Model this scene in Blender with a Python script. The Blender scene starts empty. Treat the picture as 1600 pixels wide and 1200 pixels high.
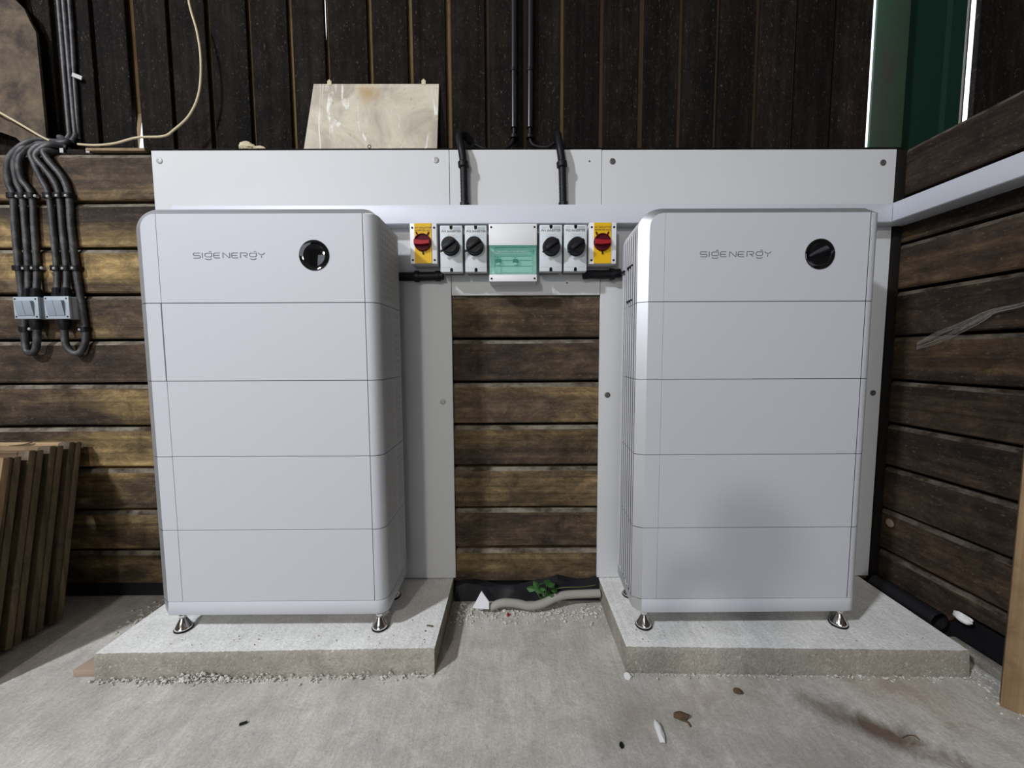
import bpy, bmesh, math, random
from mathutils import Vector, Matrix
random.seed(7)
PI = math.pi
scene = bpy.context.scene
COL = scene.collection

# ------------------------------------------------------------------ camera
CAM_H = 1.117
F_PX, TILT, ROLL, YAW = 602.14, 0.0752, 0.0045, 0.0035
cF = Vector((math.sin(YAW)*math.cos(TILT), math.cos(YAW)*math.cos(TILT), -math.sin(TILT)))
_R = Vector((math.cos(YAW), -math.sin(YAW), 0)); _D = cF.cross(_R)
cR = math.cos(ROLL)*_R + math.sin(ROLL)*_D
cD = -math.sin(ROLL)*_R + math.cos(ROLL)*_D
cam_data = bpy.data.cameras.new('camera'); cam = bpy.data.objects.new('camera', cam_data); COL.objects.link(cam)
cam_data.sensor_width = 36.0; cam_data.sensor_fit = 'HORIZONTAL'; cam_data.lens = F_PX/1600*36.0
cam_data.clip_start = 0.02; cam_data.clip_end = 200
M = Matrix((( cR.x, -cD.x, -cF.x, 0), (cR.y, -cD.y, -cF.y, 0), (cR.z, -cD.z, -cF.z, CAM_H), (0, 0, 0, 1)))
cam.matrix_world = M
scene.camera = cam
def P(u, v, y):
    "world point at depth y that was measured at photo pixel (u, v)"
    d = cF + cR*((u-800)/F_PX) + cD*((v-600)/F_PX)
    d = d*(y/d.y); return Vector((d.x, d.y, d.z+CAM_H))

# ------------------------------------------------------------------ world, lamps, exposure
scene.view_settings.view_transform = 'Standard'; scene.view_settings.look = 'None'
scene.view_settings.gamma = 1.0; scene.view_settings.use_curve_mapping = False
scene.view_settings.exposure = 0.0
world = bpy.data.worlds.new('world'); scene.world = world; world.use_nodes = True
bg = world.node_tree.nodes['Background']; bg.inputs[0].default_value = (0.84, 0.90, 1.0, 1); bg.inputs[1].default_value = 2.6

def area_lamp(name, loc, target, size, power, color):
    l = bpy.data.lights.new(name, 'AREA'); l.shape = 'SQUARE'; l.size = size; l.energy = power; l.color = color
    o = bpy.data.objects.new(name, l); COL.objects.link(o); o.location = loc
    o.rotation_euler = (Vector(target)-Vector(loc)).to_track_quat('-Z', 'Y').to_euler()
    return o
area_lamp('floodlight_key', (-3.74, -1.90, 4.50), (0.2, 1.7, 0.6), 0.32, 289, (0.88, 0.92, 1.0))
area_lamp('floodlight_rear', (-1.40, -2.85, 2.70), (0.2, 1.7, 0.9), 0.22, 53, (1.0, 0.955, 0.88))

# ------------------------------------------------------------------ materials
def new_mat(name, col=(0.8, 0.8, 0.8), rough=0.5, metal=0.0, spec=0.5, **kw):
    m = bpy.data.materials.new(name); m.use_nodes = True
    b = m.node_tree.nodes['Principled BSDF']
    b.inputs['Base Color'].default_value = (*col, 1); b.inputs['Roughness'].default_value = rough
    b.inputs['Metallic'].default_value = metal; b.inputs['Specular IOR Level'].default_value = spec
    for k, v in kw.items(): b.inputs[k.replace('_', ' ')].default_value = v
    return m
class NT:
    def __init__(s, m):
        s.t = m.node_tree; s.b = s.t.nodes['Principled BSDF']
        tc = s.t.nodes.new('ShaderNodeTexCoord'); s.obj = tc.outputs['Object']; s.gen = tc.outputs['Generated']
        s.geo = s.t.nodes.new('ShaderNodeNewGeometry')
    def link(s, a, b): s.t.links.new(a, b)
    def set(s, inp, v):
        if hasattr(v, 'links'): s.link(v, inp)
        else:
            if isinstance(v, tuple) and len(v) == 3 and len(inp.default_value) == 4: v = (*v, 1)
            inp.default_value = v
    def mapping(s, vec, scale=(1, 1, 1), loc=(0, 0, 0), rot=(0, 0, 0)):
        n = s.t.nodes.new('ShaderNodeMapping'); s.link(vec, n.inputs[0])
        s.set(n.inputs['Scale'], scale); s.set(n.inputs['Location'], loc); s.set(n.inputs['Rotation'], rot)
        return n.outputs[0]
    def jitter(s, vec, amt=37.0):
        oi = s.t.nodes.new('ShaderNodeObjectInfo')
        m = s.t.nodes.new('ShaderNodeVectorMath'); m.operation = 'SCALE'; m.inputs[0].default_value = (1, 1.7, 0.6)
        mul = s.math('MULTIPLY', oi.outputs['Random'], amt); s.link(mul, m.inputs['Scale'])
        a = s.t.nodes.new('ShaderNodeVectorMath'); s.link(vec, a.inputs[0]); s.link(m.outputs[0], a.inputs[1])
        return a.outputs[0]
    def noise(s, vec, scale, detail=4.0, rough=0.55, dist=0.0):
        n = s.t.nodes.new('ShaderNodeTexNoise'); s.link(vec, n.inputs['Vector'])
        n.inputs['Scale'].default_value = scale; n.inputs['Detail'].default_value = detail
        n.inputs['Roughness'].default_value = rough; n.inputs['Distortion'].default_value = dist
        return n.outputs['Fac']
    def voronoi(s, vec, scale, feature='F1'):
        n = s.t.nodes.new('ShaderNodeTexVoronoi'); n.feature = feature; s.link(vec, n.inputs['Vector']); n.inputs['Scale'].default_value = scale
        return n.outputs['Distance']
    def ramp(s, fac, stops):
        n = s.t.nodes.new('ShaderNodeValToRGB'); s.link(fac, n.inputs[0]); e = n.color_ramp.elements
        while len(e) < len(stops): e.new(0.5)
        for el, (p, c) in zip(e, stops):
            el.position = p; el.color = (c, c, c, 1) if not isinstance(c, tuple) else (*c, 1)
        return n.outputs[0]
    def mix(s, fac, a, b, blend='MIX'):
        n = s.t.nodes.new('ShaderNodeMix'); n.data_type = 'RGBA'; n.blend_type = blend
        s.set(n.inputs[0], fac); s.set(n.inputs[6], a); s.set(n.inputs[7], b); return n.outputs[2]
    def math(s, op, a, b=0.0, clamp=False):
        n = s.t.nodes.new('ShaderNodeMath'); n.operation = op; n.use_clamp = clamp
        s.set(n.inputs[0], a); s.set(n.inputs[1], b); return n.outputs[0]
    def sep(s, vec):
        n = s.t.nodes.new('ShaderNodeSeparateXYZ'); s.link(vec, n.inputs[0]); return n.outputs
    def color(s, c): s.set(s.b.inputs['Base Color'], c)
    def bump(s, h, strength=0.3, dist=0.01):
        n = s.t.nodes.new('ShaderNodeBump'); n.inputs['Strength'].default_value = strength; n.inputs['Distance'].default_value = dist
        s.link(h, n.inputs['Height']); s.link(n.outputs[0], s.b.inputs['Normal'])

def wood(name, stretch, dark, mid, tan, tan_lo, tan_hi, specks=0.4, speck_col=(0.36, 0.29, 0.2), grad=None, rough=0.8, spec=0.25, bump=0.35, scale=1.0, mottle=0.0):
    m = new_mat(name, mid, rough, spec=spec); n = NT(m); v = n.jitter(n.obj)
    vs = n.mapping(v, tuple(q*scale for q in stretch))
    c = n.mix(n.ramp(n.noise(vs, 3.2, 6, 0.62, 0.4), [(0.35, 0.0), (0.66, 1.0)]), dark, mid)
    tm = n.ramp(n.noise(n.mapping(v, tuple(q*scale for q in stretch), (5, 3, 1)), 2.1, 6, 0.6, 0.6), [(tan_lo, 0.0), (tan_hi, 1.0)])
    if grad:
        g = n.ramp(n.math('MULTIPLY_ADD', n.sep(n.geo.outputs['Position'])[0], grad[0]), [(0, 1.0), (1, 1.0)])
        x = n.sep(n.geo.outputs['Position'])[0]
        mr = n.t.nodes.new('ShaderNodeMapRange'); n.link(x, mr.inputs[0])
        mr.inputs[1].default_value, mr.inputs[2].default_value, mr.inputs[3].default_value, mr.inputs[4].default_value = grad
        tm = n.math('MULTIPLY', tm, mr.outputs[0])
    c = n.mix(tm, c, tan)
    st = tuple((q*scale if q < 1 else q*scale*14) for q in stretch)
    gr = n.noise(n.mapping(v, st), 3.0, 5, 0.6, 0.3)
    c = n.mix(1.0, c, n.ramp(gr, [(0.3, (0.55, 0.53, 0.5)), (0.62, (1.12, 1.1, 1.08))]), 'MULTIPLY')
    if mottle: c = n.mix(mottle, c, n.ramp(n.noise(n.mapping(v, tuple((q if q >= 1 else 0.5)*scale for q in stretch)), 17, 9, 0.78, 0.6), [(0.36, (0.30, 0.28, 0.27)), (0.52, (0.9, 0.88, 0.86)), (0.66, (1.75, 1.72, 1.66))]), 'MULTIPLY')
    sp = n.ramp(n.noise(n.mapping(v, tuple((q if q >= 1 else 0.6)*scale for q in stretch)), 105, 3, 0.75), [(0.60, 0.0), (0.76, specks)])
    c = n.mix(sp, c, speck_col)
    bl = n.ramp(n.noise(v, 5.5*scale, 5, 0.7, 0.8), [(0.30, 0.55), (0.48, 0.0)])
    c = n.mix(bl, c, tuple(q*0.5 for q in dark))
    n.color(c)
    n.bump(n.math('ADD', gr, n.math('MULTIPLY', n.noise(v, 40, 5, 0.7), 0.7)), bump, 0.006)
    return m

MAT = {}
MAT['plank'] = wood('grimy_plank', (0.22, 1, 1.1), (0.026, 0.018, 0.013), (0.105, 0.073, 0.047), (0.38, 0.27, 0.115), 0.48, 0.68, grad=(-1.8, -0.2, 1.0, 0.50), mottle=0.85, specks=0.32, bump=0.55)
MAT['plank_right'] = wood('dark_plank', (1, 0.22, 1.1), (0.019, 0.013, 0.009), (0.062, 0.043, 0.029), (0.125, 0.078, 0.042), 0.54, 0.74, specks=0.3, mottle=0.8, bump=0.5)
MAT['board'] = wood('black_board', (1.2, 1, 0.16), (0.004, 0.0035, 0.003), (0.013, 0.0105, 0.009), (0.022, 0.0155, 0.0125), 0.5, 0.75, mottle=0.7, specks=0.7, speck_col=(0.12, 0.105, 0.085), rough=0.9, spec=0.1)
MAT['tan_board'] = wood('tan_board', (1.2, 1, 0.12), (0.10, 0.062, 0.028), (0.30, 0.205, 0.10), (0.42, 0.30, 0.15), 0.4, 0.7, specks=0.1)
MAT['brown_board'] = wood('brown_cover_board', (1.2, 1, 0.12), (0.03, 0.02, 0.012), (0.085, 0.055, 0.034), (0.12, 0.08, 0.05), 0.4, 0.7, specks=0.1)
MAT['shaded_frame_wood'] = wood('shaded_frame_wood', (1, 1, 0.15), (0.08, 0.060, 0.040), (0.17, 0.13, 0.085), (0.24, 0.185, 0.12), 0.45, 0.7, specks=0.15)  # shade put into the colour: stiles and slats darkened to look shadowed
MAT['rail_wood'] = wood('rail_wood', (0.15, 1, 1), (0.13, 0.085, 0.05), (0.34, 0.24, 0.14), (0.5, 0.36, 0.21), 0.4, 0.7, specks=0.15)
MAT['post_wood'] = wood('post_wood', (1, 1, 0.1), (0.18, 0.115, 0.06), (0.27, 0.18, 0.095), (0.32, 0.22, 0.12), 0.4, 0.7, specks=0.05, bump=0.15)
MAT['ledge_dust'] = new_mat('ledge_dust', (0.36, 0.32, 0.26), 0.95, spec=0.1)
_n = NT(MAT['ledge_dust']); _v = _n.jitter(_n.obj)
_n.color(_n.mix(_n.ramp(_n.noise(_n.mapping(_v, (0.5, 0.5, 1)), 14, 5, 0.7), [(0.38, 0.0), (0.6, 1.0)]), (0.045, 0.034, 0.024), (0.20, 0.175, 0.138)))
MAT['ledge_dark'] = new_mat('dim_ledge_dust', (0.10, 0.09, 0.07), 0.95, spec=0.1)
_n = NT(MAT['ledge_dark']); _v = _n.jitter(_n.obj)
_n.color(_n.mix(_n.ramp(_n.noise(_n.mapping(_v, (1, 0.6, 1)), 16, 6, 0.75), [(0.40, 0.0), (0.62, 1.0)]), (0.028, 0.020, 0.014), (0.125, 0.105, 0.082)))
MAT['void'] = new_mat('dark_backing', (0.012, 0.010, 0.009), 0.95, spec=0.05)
MAT['roof'] = new_mat('dusty_roof_sheet', (0.34, 0.31, 0.27), 0.9, spec=0.1)
MAT['farwall'] = new_mat('far_barn_boards', (0.26, 0.215, 0.16), 0.9, spec=0.1)

def laminate(name, col, dirt=0.25):
    m = new_mat(name, col, 0.62, spec=0.25); n = NT(m)
    d = n.ramp(n.noise(n.mapping(n.obj, (1, 1, 0.6)), 3.0, 6, 0.6, 0.5), [(0.45, 0.0), (0.75, dirt)])
    c = n.mix(d, col, (0.50, 0.48, 0.44))
    s = n.ramp(n.noise(n.mapping(n.obj, (3, 1, 1), rot=(0, 0.6, 0)), 9, 6, 0.75, 1.5), [(0.69, 0.0), (0.76, 0.35)])
    c = n.mix(s, c, (0.38, 0.37, 0.34)); n.color(c); return m
MAT['panel'] = laminate('white_laminate_board', (0.545, 0.55, 0.555))
MAT['trunk'] = new_mat('white_pvc_trunking', (0.55, 0.565, 0.615), 0.45)
MAT['unit'] = new_mat('white_powder_coat', (0.49, 0.500, 0.530), 0.55, spec=0.3)
_n = NT(MAT['unit']); _n.bump(_n.noise(_n.obj, 900, 2, 0.5), 0.04, 0.001)
MAT['silver'] = new_mat('satin_aluminium', (0.66, 0.675, 0.71), 0.42, metal=0.85)
MAT['fin'] = new_mat('anodised_fin', (0.72, 0.73, 0.76), 0.4, metal=0.4)
MAT['fin_shade'] = new_mat('groove_stripe_shade', (0.05, 0.052, 0.06), 0.6, spec=0.2)  # groove floors painted dark to imitate the reflection stripes of the fins
MAT['core'] = new_mat('dark_gap_core', (0.10, 0.10, 0.105), 0.7)
MAT['vent'] = new_mat('vent_slot', (0.46, 0.45, 0.43), 0.6)
MAT['logo'] = new_mat('grey_print', (0.15, 0.158, 0.18), 0.6, spec=0.2)
MAT['lens'] = new_mat('black_gloss', (0.004, 0.004, 0.005), 0.05, spec=0.7)
MAT['chrome'] = new_mat('chrome', (0.78, 0.77, 0.76), 0.12, metal=1.0)
MAT['zinc'] = new_mat('zinc_screw', (0.34, 0.335, 0.32), 0.5, metal=0.3, spec=0.3)
MAT['darkscrew'] = new_mat('dark_screw', (0.10, 0.09, 0.085), 0.5, metal=0.4)
MAT['black'] = new_mat('black_plastic', (0.008, 0.008, 0.010), 0.45, spec=0.18)
MAT['glossblack'] = new_mat('glossy_black_pipe', (0.010, 0.010, 0.014), 0.28, spec=0.5)
MAT['rubber'] = new_mat('black_rubber', (0.008, 0.008, 0.008), 0.7, spec=0.2)
MAT['cable'] = new_mat('dusty_black_cable', (0.055, 0.055, 0.058), 0.55)
_n = NT(MAT['cable']); _n.color(_n.mix(_n.ramp(_n.noise(_n.obj, 26, 5, 0.7), [(0.45, 0.0), (0.72, 0.6)]), (0.022, 0.022, 0.025), (0.15, 0.145, 0.135)))
MAT['greybox'] = new_mat('grey_weatherproof_plastic', (0.33, 0.37, 0.41), 0.45)
MAT['greyrock'] = new_mat('grey_rocker', (0.25, 0.285, 0.32), 0.42)
MAT['iso'] = new_mat('light_grey_enclosure', (0.56, 0.595, 0.615), 0.5, spec=0.3)
MAT['isodark'] = new_mat('dark_grey_back_box', (0.10, 0.105, 0.11), 0.5)
MAT['whitebox'] = new_mat('white_enclosure', (0.68, 0.68, 0.69), 0.45)
MAT['yellow'] = new_mat('yellow_plate', (0.66, 0.385, 0.004), 0.5, spec=0.25)
MAT['red'] = new_mat('red_knob', (0.30, 0.010, 0.018), 0.5, spec=0.2)
MAT['reddark'] = new_mat('dark_red_recess', (0.07, 0.004, 0.010), 0.55, spec=0.12)
MAT['ink'] = new_mat('marker_ink', (0.012, 0.012, 0.016), 0.6)
MAT['faintink'] = new_mat('faint_print', (0.36, 0.39, 0.42), 0.6)
MAT['window'] = new_mat('green_tinted_window', (0.10, 0.55, 0.40), 0.08, spec=0.5, Alpha=0.20)
MAT['windowrim'] = new_mat('green_window_rim', (0.10, 0.40, 0.30), 0.1, spec=0.5, Alpha=0.55)
MAT['mcb'] = new_mat('pale_breaker', (0.40, 0.55, 0.49), 0.6)
MAT['cord'] = new_mat('cream_cord', (0.50, 0.42, 0.27), 0.7)
MAT['greenpaint'] = new_mat('green_painted_steel', (0.06, 0.14, 0.08), 0.6)
_n = NT(MAT['greenpaint']); _v = _n.mapping(_n.obj, (1, 1, 0.4))
_n.color(_n.mix(_n.ramp(_n.noise(_v, 7, 7, 0.7, 0.6), [(0.36, 0.0), (0.62, 1.0)]), (0.030, 0.034, 0.028), (0.016, 0.058, 0.029)))
MAT['greensheet'] = new_mat('dark_green_sheet', (0.005, 0.022, 0.015), 0.7, spec=0.1)
MAT['plant'] = new_mat('weed_leaf', (0.022, 0.085, 0.012), 0.6)
MAT['stem'] = new_mat('weed_stem', (0.16, 0.22, 0.06), 0.6)
MAT['membrane'] = new_mat('black_membrane', (0.009, 0.009, 0.011), 0.5, spec=0.3)
MAT['greyhose'] = new_mat('dusty_grey_hose', (0.30, 0.285, 0.25), 0.85)
MAT['plastic_scrap'] = new_mat('pale_plastic_scrap', (0.68, 0.68, 0.70), 0.6)
MAT['foam'] = new_mat('white_foam', (0.78, 0.77, 0.75), 0.9)
MAT['stone'] = new_mat('cream_rubble', (0.55, 0.47, 0.32), 0.9)
_n = NT(MAT['stone']); _n.bump(_n.noise(_n.obj, 60, 4, 0.7), 0.6, 0.01)
MAT['gravel'] = new_mat('concrete_crumbs', (0.42, 0.40, 0.36), 0.95, spec=0.1)
_n = NT(MAT['gravel']); _n.color(_n.mix(_n.noise(_n.obj, 45, 3, 0.7), (0.34, 0.32, 0.28), (0.70, 0.68, 0.63)))
MAT['brown'] = new_mat('brown_debris', (0.10, 0.06, 0.03), 0.9)
MAT['block'] = new_mat('pinkish_block', (0.34, 0.255, 0.19), 0.85)

# cobweb
m = new_mat('cobweb', (0.5, 0.48, 0.45), 0.9, spec=0.0, Alpha=0.45); MAT['web'] = m

# plywood leaning board, stained
m = new_mat('stained_board', (0.5, 0.46, 0.38), 0.75); n = NT(m)
c = n.mix(n.ramp(n.noise(n.obj, 5, 6, 0.65, 0.8), [(0.4, 0.0), (0.62, 1.0)]), (0.52, 0.47, 0.37), (0.33, 0.285, 0.22))
c = n.mix(n.ramp(n.noise(n.mapping(n.obj, (1.6, 1, 0.35), (3, 0, 1)), 9, 5, 0.6, 1.2), [(0.60, 0.0), (0.66, 0.8)]), c, (0.72, 0.70, 0.65))
c = n.mix(n.ramp(n.noise(n.obj, 70, 4, 0.8, 1.0), [(0.60, 0.0), (0.70, 0.75)]), c, (0.20, 0.17, 0.12))
_d = n.t.nodes.new('ShaderNodeVectorMath'); _d.operation = 'DISTANCE'
n.link(n.geo.outputs['Position'], _d.inputs[0]); _d.inputs[1].default_value = (-0.62, 1.77, 2.265)
c = n.mix(n.ramp(n.math('ADD', _d.outputs['Value'], n.math('MULTIPLY', n.noise(n.obj, 20), 0.04)), [(0.03, 0.75), (0.085, 0.0)]), c, (0.33, 0.20, 0.06))
n.color(c); MAT['plyboard'] = m
# brown hide-like sheet top left
m = new_mat('brown_sheet', (0.2, 0.14, 0.09), 0.8, spec=0.2); n = NT(m)
c = n.mix(n.ramp(n.noise(n.geo.outputs['Position'], 9, 7, 0.7, 0.3), [(0.38, 0.0), (0.62, 1.0)]), (0.035, 0.026, 0.020), (0.125, 0.092, 0.060))
n.color(c); MAT['brownsheet'] = m

def concrete(name, base, dark, rust=None, brushed=0.0, specks=0.0, bump=0.3, bscale=60):
    m = new_mat(name, base, 0.92, spec=0.15); n = NT(m); v = n.obj
    pos = n.geo.outputs['Position']
    c = n.mix(n.ramp(n.noise(pos, 2.4, 7, 0.62, 0.4), [(0.34, 0.0), (0.66, 1.0)]), dark, base)
    c = n.mix(n.ramp(n.noise(pos, 9, 8, 0.75, 0.8), [(0.38, 0.55), (0.58, 0.0)]), c, tuple(q*0.78 for q in dark))
    fine = n.noise(pos, 130, 3, 0.7)
    c = n.mix(1.0, c, n.ramp(fine, [(0.3, (0.82, 0.82, 0.82)), (0.7, (1.12, 1.12, 1.12))]), 'MULTIPLY')
    if specks:
        c = n.mix(n.ramp(n.noise(pos, 75, 3, 0.8), [(0.61, 0.0), (0.69, specks)]), c, (0.66, 0.63, 0.56))
        c = n.mix(n.ramp(n.noise(n.mapping(pos, loc=(3, 8, 2)), 95, 3, 0.8), [(0.63, 0.0), (0.70, specks)]), c, tuple(q*0.35 for q in dark))
    h = n.noise(pos, bscale, 6, 0.7)
    if brushed:
        br = n.noise(n.mapping(pos, (1, 0.16, 1), rot=(0, 0, 0.85)), 30, 7, 0.72, 1.6)
        c = n.mix(brushed, c, n.ramp(br, [(0.35, (0.72, 0.71, 0.68)), (0.65, (1.15, 1.14, 1.12))]), 'MULTIPLY')
        h = n.math('ADD', h, n.math('MULTIPLY', br, 0.6))
    if rust:
        for (cx, cy, ang, lx, ly, colr, amt) in rust:
            mp = n.mapping(pos, (1, 1, 0)); mp2 = n.t.nodes.new('ShaderNodeVectorMath'); mp2.operation = 'SUBTRACT'
            n.link(mp, mp2.inputs[0]); mp2.inputs[1].default_value = (cx, cy, 0)
            q = n.mapping(mp2.outputs[0], (1, 1, 1), rot=(0, 0, -ang)); q = n.mapping(q, (1/lx, 1/ly, 1))
            ln = n.t.nodes.new('ShaderNodeVectorMath'); ln.operation = 'LENGTH'; n.link(q, ln.inputs[0])
            f = n.math('ADD', ln.outputs['Value'], n.math('MULTIPLY', n.math('SUBTRACT', n.noise(pos, 9, 5, 0.65, 0.8), 0.5), 1.6))
            c = n.mix(n.ramp(f, [(0.15, amt), (1.0, 0.0)]), c, colr)
    n.color(c); n.bump(h, bump, 0.01); return m
MAT['floor'] = concrete('concrete_floor', (0.66, 0.635, 0.585), (0.46, 0.44, 0.40), brushed=0.45, specks=0.25, bump=0.35,
    rust=[(1.10, 1.05, -0.62, 0.26, 0.06, (0.10, 0.055, 0.03), 0.85), (1.30, 1.20, -0.6, 0.30, 0.16, (0.30, 0.21, 0.14), 0.5), (0.55, 1.15, 0.2, 0.5, 0.12, (0.36, 0.30, 0.23), 0.45), (0.9, 0.9, -0.5, 0.5, 0.2, (0.34, 0.30, 0.25), 0.4)])
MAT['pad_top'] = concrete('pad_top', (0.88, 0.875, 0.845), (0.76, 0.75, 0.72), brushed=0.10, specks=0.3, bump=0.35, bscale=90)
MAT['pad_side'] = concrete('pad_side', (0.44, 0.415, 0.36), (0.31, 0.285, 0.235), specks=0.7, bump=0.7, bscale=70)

# ------------------------------------------------------------------ mesh building
WLOC = {}
class MB:
    def __init__(s): s.v = []; s.f = []; s.mi = []
    def add(s, vs, fs, mi=0):
        o = len(s.v); s.v += [tuple(p) for p in vs]
        for f in fs: s.f.append(tuple(i+o for i in f)); s.mi.append(mi)
        return s
    def box(s, x0, x1, y0, y1, z0, z1, mi=0):
        vs = [(x0, y0, z0), (x1, y0, z0), (x1, y1, z0), (x0, y1, z0), (x0, y0, z1), (x1, y0, z1), (x1, y1, z1), (x0, y1, z1)]
        return s.add(vs, [(0, 3, 2, 1), (4, 5, 6, 7), (0, 1, 5, 4), (1, 2, 6, 5), (2, 3, 7, 6), (3, 0, 4, 7)], mi)
    def bar(s, p0, p1, w, d, up=(0, 0, 1), mi=0):
        p0 = Vector(p0); p1 = Vector(p1); t = (p1-p0).normalized(); a = t.cross(Vector(up))
        if a.length < 1e-5: a = t.cross(Vector((1, 0, 0)))
        a.normalize(); b = a.cross(t).normalized(); vs = []
        for p in (p0, p1):
            for (i, j) in ((-1, -1), (1, -1), (1, 1), (-1, 1)): vs.append(p + a*(i*w/2) + b*(j*d/2))
        return s.add(vs, [(0, 3, 2, 1), (4, 5, 6, 7), (0, 1, 5, 4), (1, 2, 6, 5), (2, 3, 7, 6), (3, 0, 4, 7)], mi)
    def tube(s, path, r, n=10, closed_caps=True, mi=0):
        pts = [Vector(p) for p in path]; rs = r if isinstance(r, (list, tuple)) else [r]*len(pts)
        ref = None; rings = []
        for i, p in enumerate(pts):
            t = (pts[min(i+1, len(pts)-1)] - pts[max(i-1, 0)]).normalized()
            if ref is None:
                ref = t.cross(Vector((0, 0, 1)))
                if ref.length < 0.1: ref = t.cross(Vector((1, 0, 0)))
            a = (ref - t*ref.dot(t)).normalized(); ref = a; b = t.cross(a)
            rings.append([p + (a*math.cos(2*PI*k/n) + b*math.sin(2*PI*k/n))*rs[i] for k in range(n)])
        vs = [q for rg in rings for q in rg]; fs = []
        for i in range(len(pts)-1):
            for k in range(n):
                k2 = (k+1) % n; fs.append((i*n+k, i*n+k2, (i+1)*n+k2, (i+1)*n+k))
        if closed_caps:
            fs.append(tuple(reversed(range(n)))); fs.append(tuple((len(pts)-1)*n+k for k in range(n)))
        return s.add(vs, fs, mi)
    def lathe(s, c, axis, prof, n=24, mi=0):
        "prof: (radius, height along axis) pairs"
        c = Vector(c); ax = Vector(axis).normalized(); a = ax.cross(Vector((0, 0, 1)))
        if a.length < 0.1: a = ax.cross(Vector((1, 0, 0)))
        a.normalize(); b = ax.cross(a); vs = []; fs = []
        for (r, h) in prof:
            for k in range(n): vs.append(c + ax*h + (a*math.cos(2*PI*k/n) + b*math.sin(2*PI*k/n))*r)
        for i in range(len(prof)-1):
            for k in range(n):
                k2 = (k+1) % n; fs.append((i*n+k, i*n+k2, (i+1)*n+k2, (i+1)*n+k))
        fs.append(tuple(reversed(range(n)))); fs.append(tuple((len(prof)-1)*n+k for k in range(n)))
        return s.add(vs, fs, mi)
    def prism(s, poly, axis, a, b, mi=0):
        "poly in the plane across axis: x->(y,z), y->(x,z), z->(x,y)"
        def mk(p, q): return {'x': (q, p[0], p[1]), 'y': (p[0], q, p[1]), 'z': (p[0], p[1], q)}[axis]
        n = len(poly); vs = [mk(p, a) for p in poly] + [mk(p, b) for p in poly]
        fs = [tuple(range(n)), tuple(reversed(range(n, 2*n)))] + [(i, (i+1) % n, n+(i+1) % n, n+i) for i in range(n)]
        return s.add(vs, fs, mi)
    def loft(s, rows, mi=0):
        n = len(rows[0]); vs = [q for r in rows for q in r]
        fs = [(i*n+k, i*n+k+1, (i+1)*n+k+1, (i+1)*n+k) for i in range(len(rows)-1) for k in range(n-1)]
        return s.add(vs, fs, mi)
    def build(s, name, mats, parent=None, bevel=0, seg=2, smooth=True, angle=35, recenter=True, fix=True):
        if not isinstance(mats, (list, tuple)): mats = [mats]
        vs = [Vector(p) for p in s.v]; loc = Vector((0, 0, 0))
        if parent is not None: loc = WLOC[parent.name]
        elif recenter:
            xs = [p.x for p in vs]; ys = [p.y for p in vs]; zs = [p.z for p in vs]
            loc = Vector(((min(xs)+max(xs))/2, (min(ys)+max(ys))/2, min(zs)))
        me = bpy.data.meshes.new(name); me.from_pydata([p-loc for p in vs], [], s.f)
        for p, i in zip(me.polygons, s.mi): p.material_index = i
        for m in mats: me.materials.append(MAT[m] if isinstance(m, str) else m)
        bm = bmesh.new(); bm.from_mesh(me)
        if fix: bmesh.ops.recalc_face_normals(bm, faces=bm.faces)
        if bevel:
            ed = [e for e in bm.edges if len(e.link_faces) == 2 and e.calc_face_angle(0) > 0.6]
            bmesh.ops.bevel(bm, geom=ed, offset=bevel, offset_type='OFFSET', segments=seg, profile=0.5, affect='EDGES', clamp_overlap=True)
        bm.to_mesh(me); bm.free()
        if smooth:
            for p in me.polygons: p.use_smooth = True
            me.set_sharp_from_angle(angle=math.radians(angle))
        o = bpy.data.objects.new(name, me); COL.objects.link(o)
        if parent is not None: o.parent = parent
        else: o.location = loc
        WLOC[o.name] = loc
        return o

def tag(o, label, cat, group=None):
    o['label'] = label; o['category'] = cat
    if group: o['group'] = group
    return o
def struct(o, label=None):
    o['kind'] = 'structure'
    if label: o['label'] = label
    return o
def stuff(o): o['kind'] = 'stuff'; return o
def thing(name, loc, label, cat, group=None):
    o = bpy.data.objects.new(name, None); COL.objects.link(o); o.location = loc; o.empty_display_size = 0.05
    WLOC[o.name] = Vector(loc); return tag(o, label, cat, group)
def smooth_path(pts, k=6):
    pts = [Vector(p) for p in pts]; out = []
    for i in range(len(pts)-1):
        p0 = pts[max(i-1, 0)]; p1 = pts[i]; p2 = pts[i+1]; p3 = pts[min(i+2, len(pts)-1)]
        for j in range(k):
            t = j/k; out.append(0.5*((2*p1) + (p2-p0)*t + (2*p0-5*p1+4*p2-p3)*t*t + (3*p1-p0-3*p2+p3)*t**3))
    out.append(pts[-1]); return out
def text_mb(s, size, x, y, z, align='LEFT', depth=0.0003, shear=0.0):
    cu = bpy.data.curves.new('t', 'FONT'); cu.body = s; cu.size = size; cu.align_x = align; cu.extrude = depth; cu.shear = shear
    cu.resolution_u = 2
    o = bpy.data.objects.new('t', cu); COL.objects.link(o)
    dg = bpy.context.evaluated_depsgraph_get(); me = bpy.data.meshes.new_from_object(o.evaluated_get(dg))
    mb = MB(); mb.add([(x+v.co.x, y-v.co.z, z+v.co.y) for v in me.vertices], [tuple(p.vertices) for p in me.polygons])
    bpy.data.objects.remove(o); bpy.data.curves.remove(cu); bpy.data.meshes.remove(me); return mb

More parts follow.
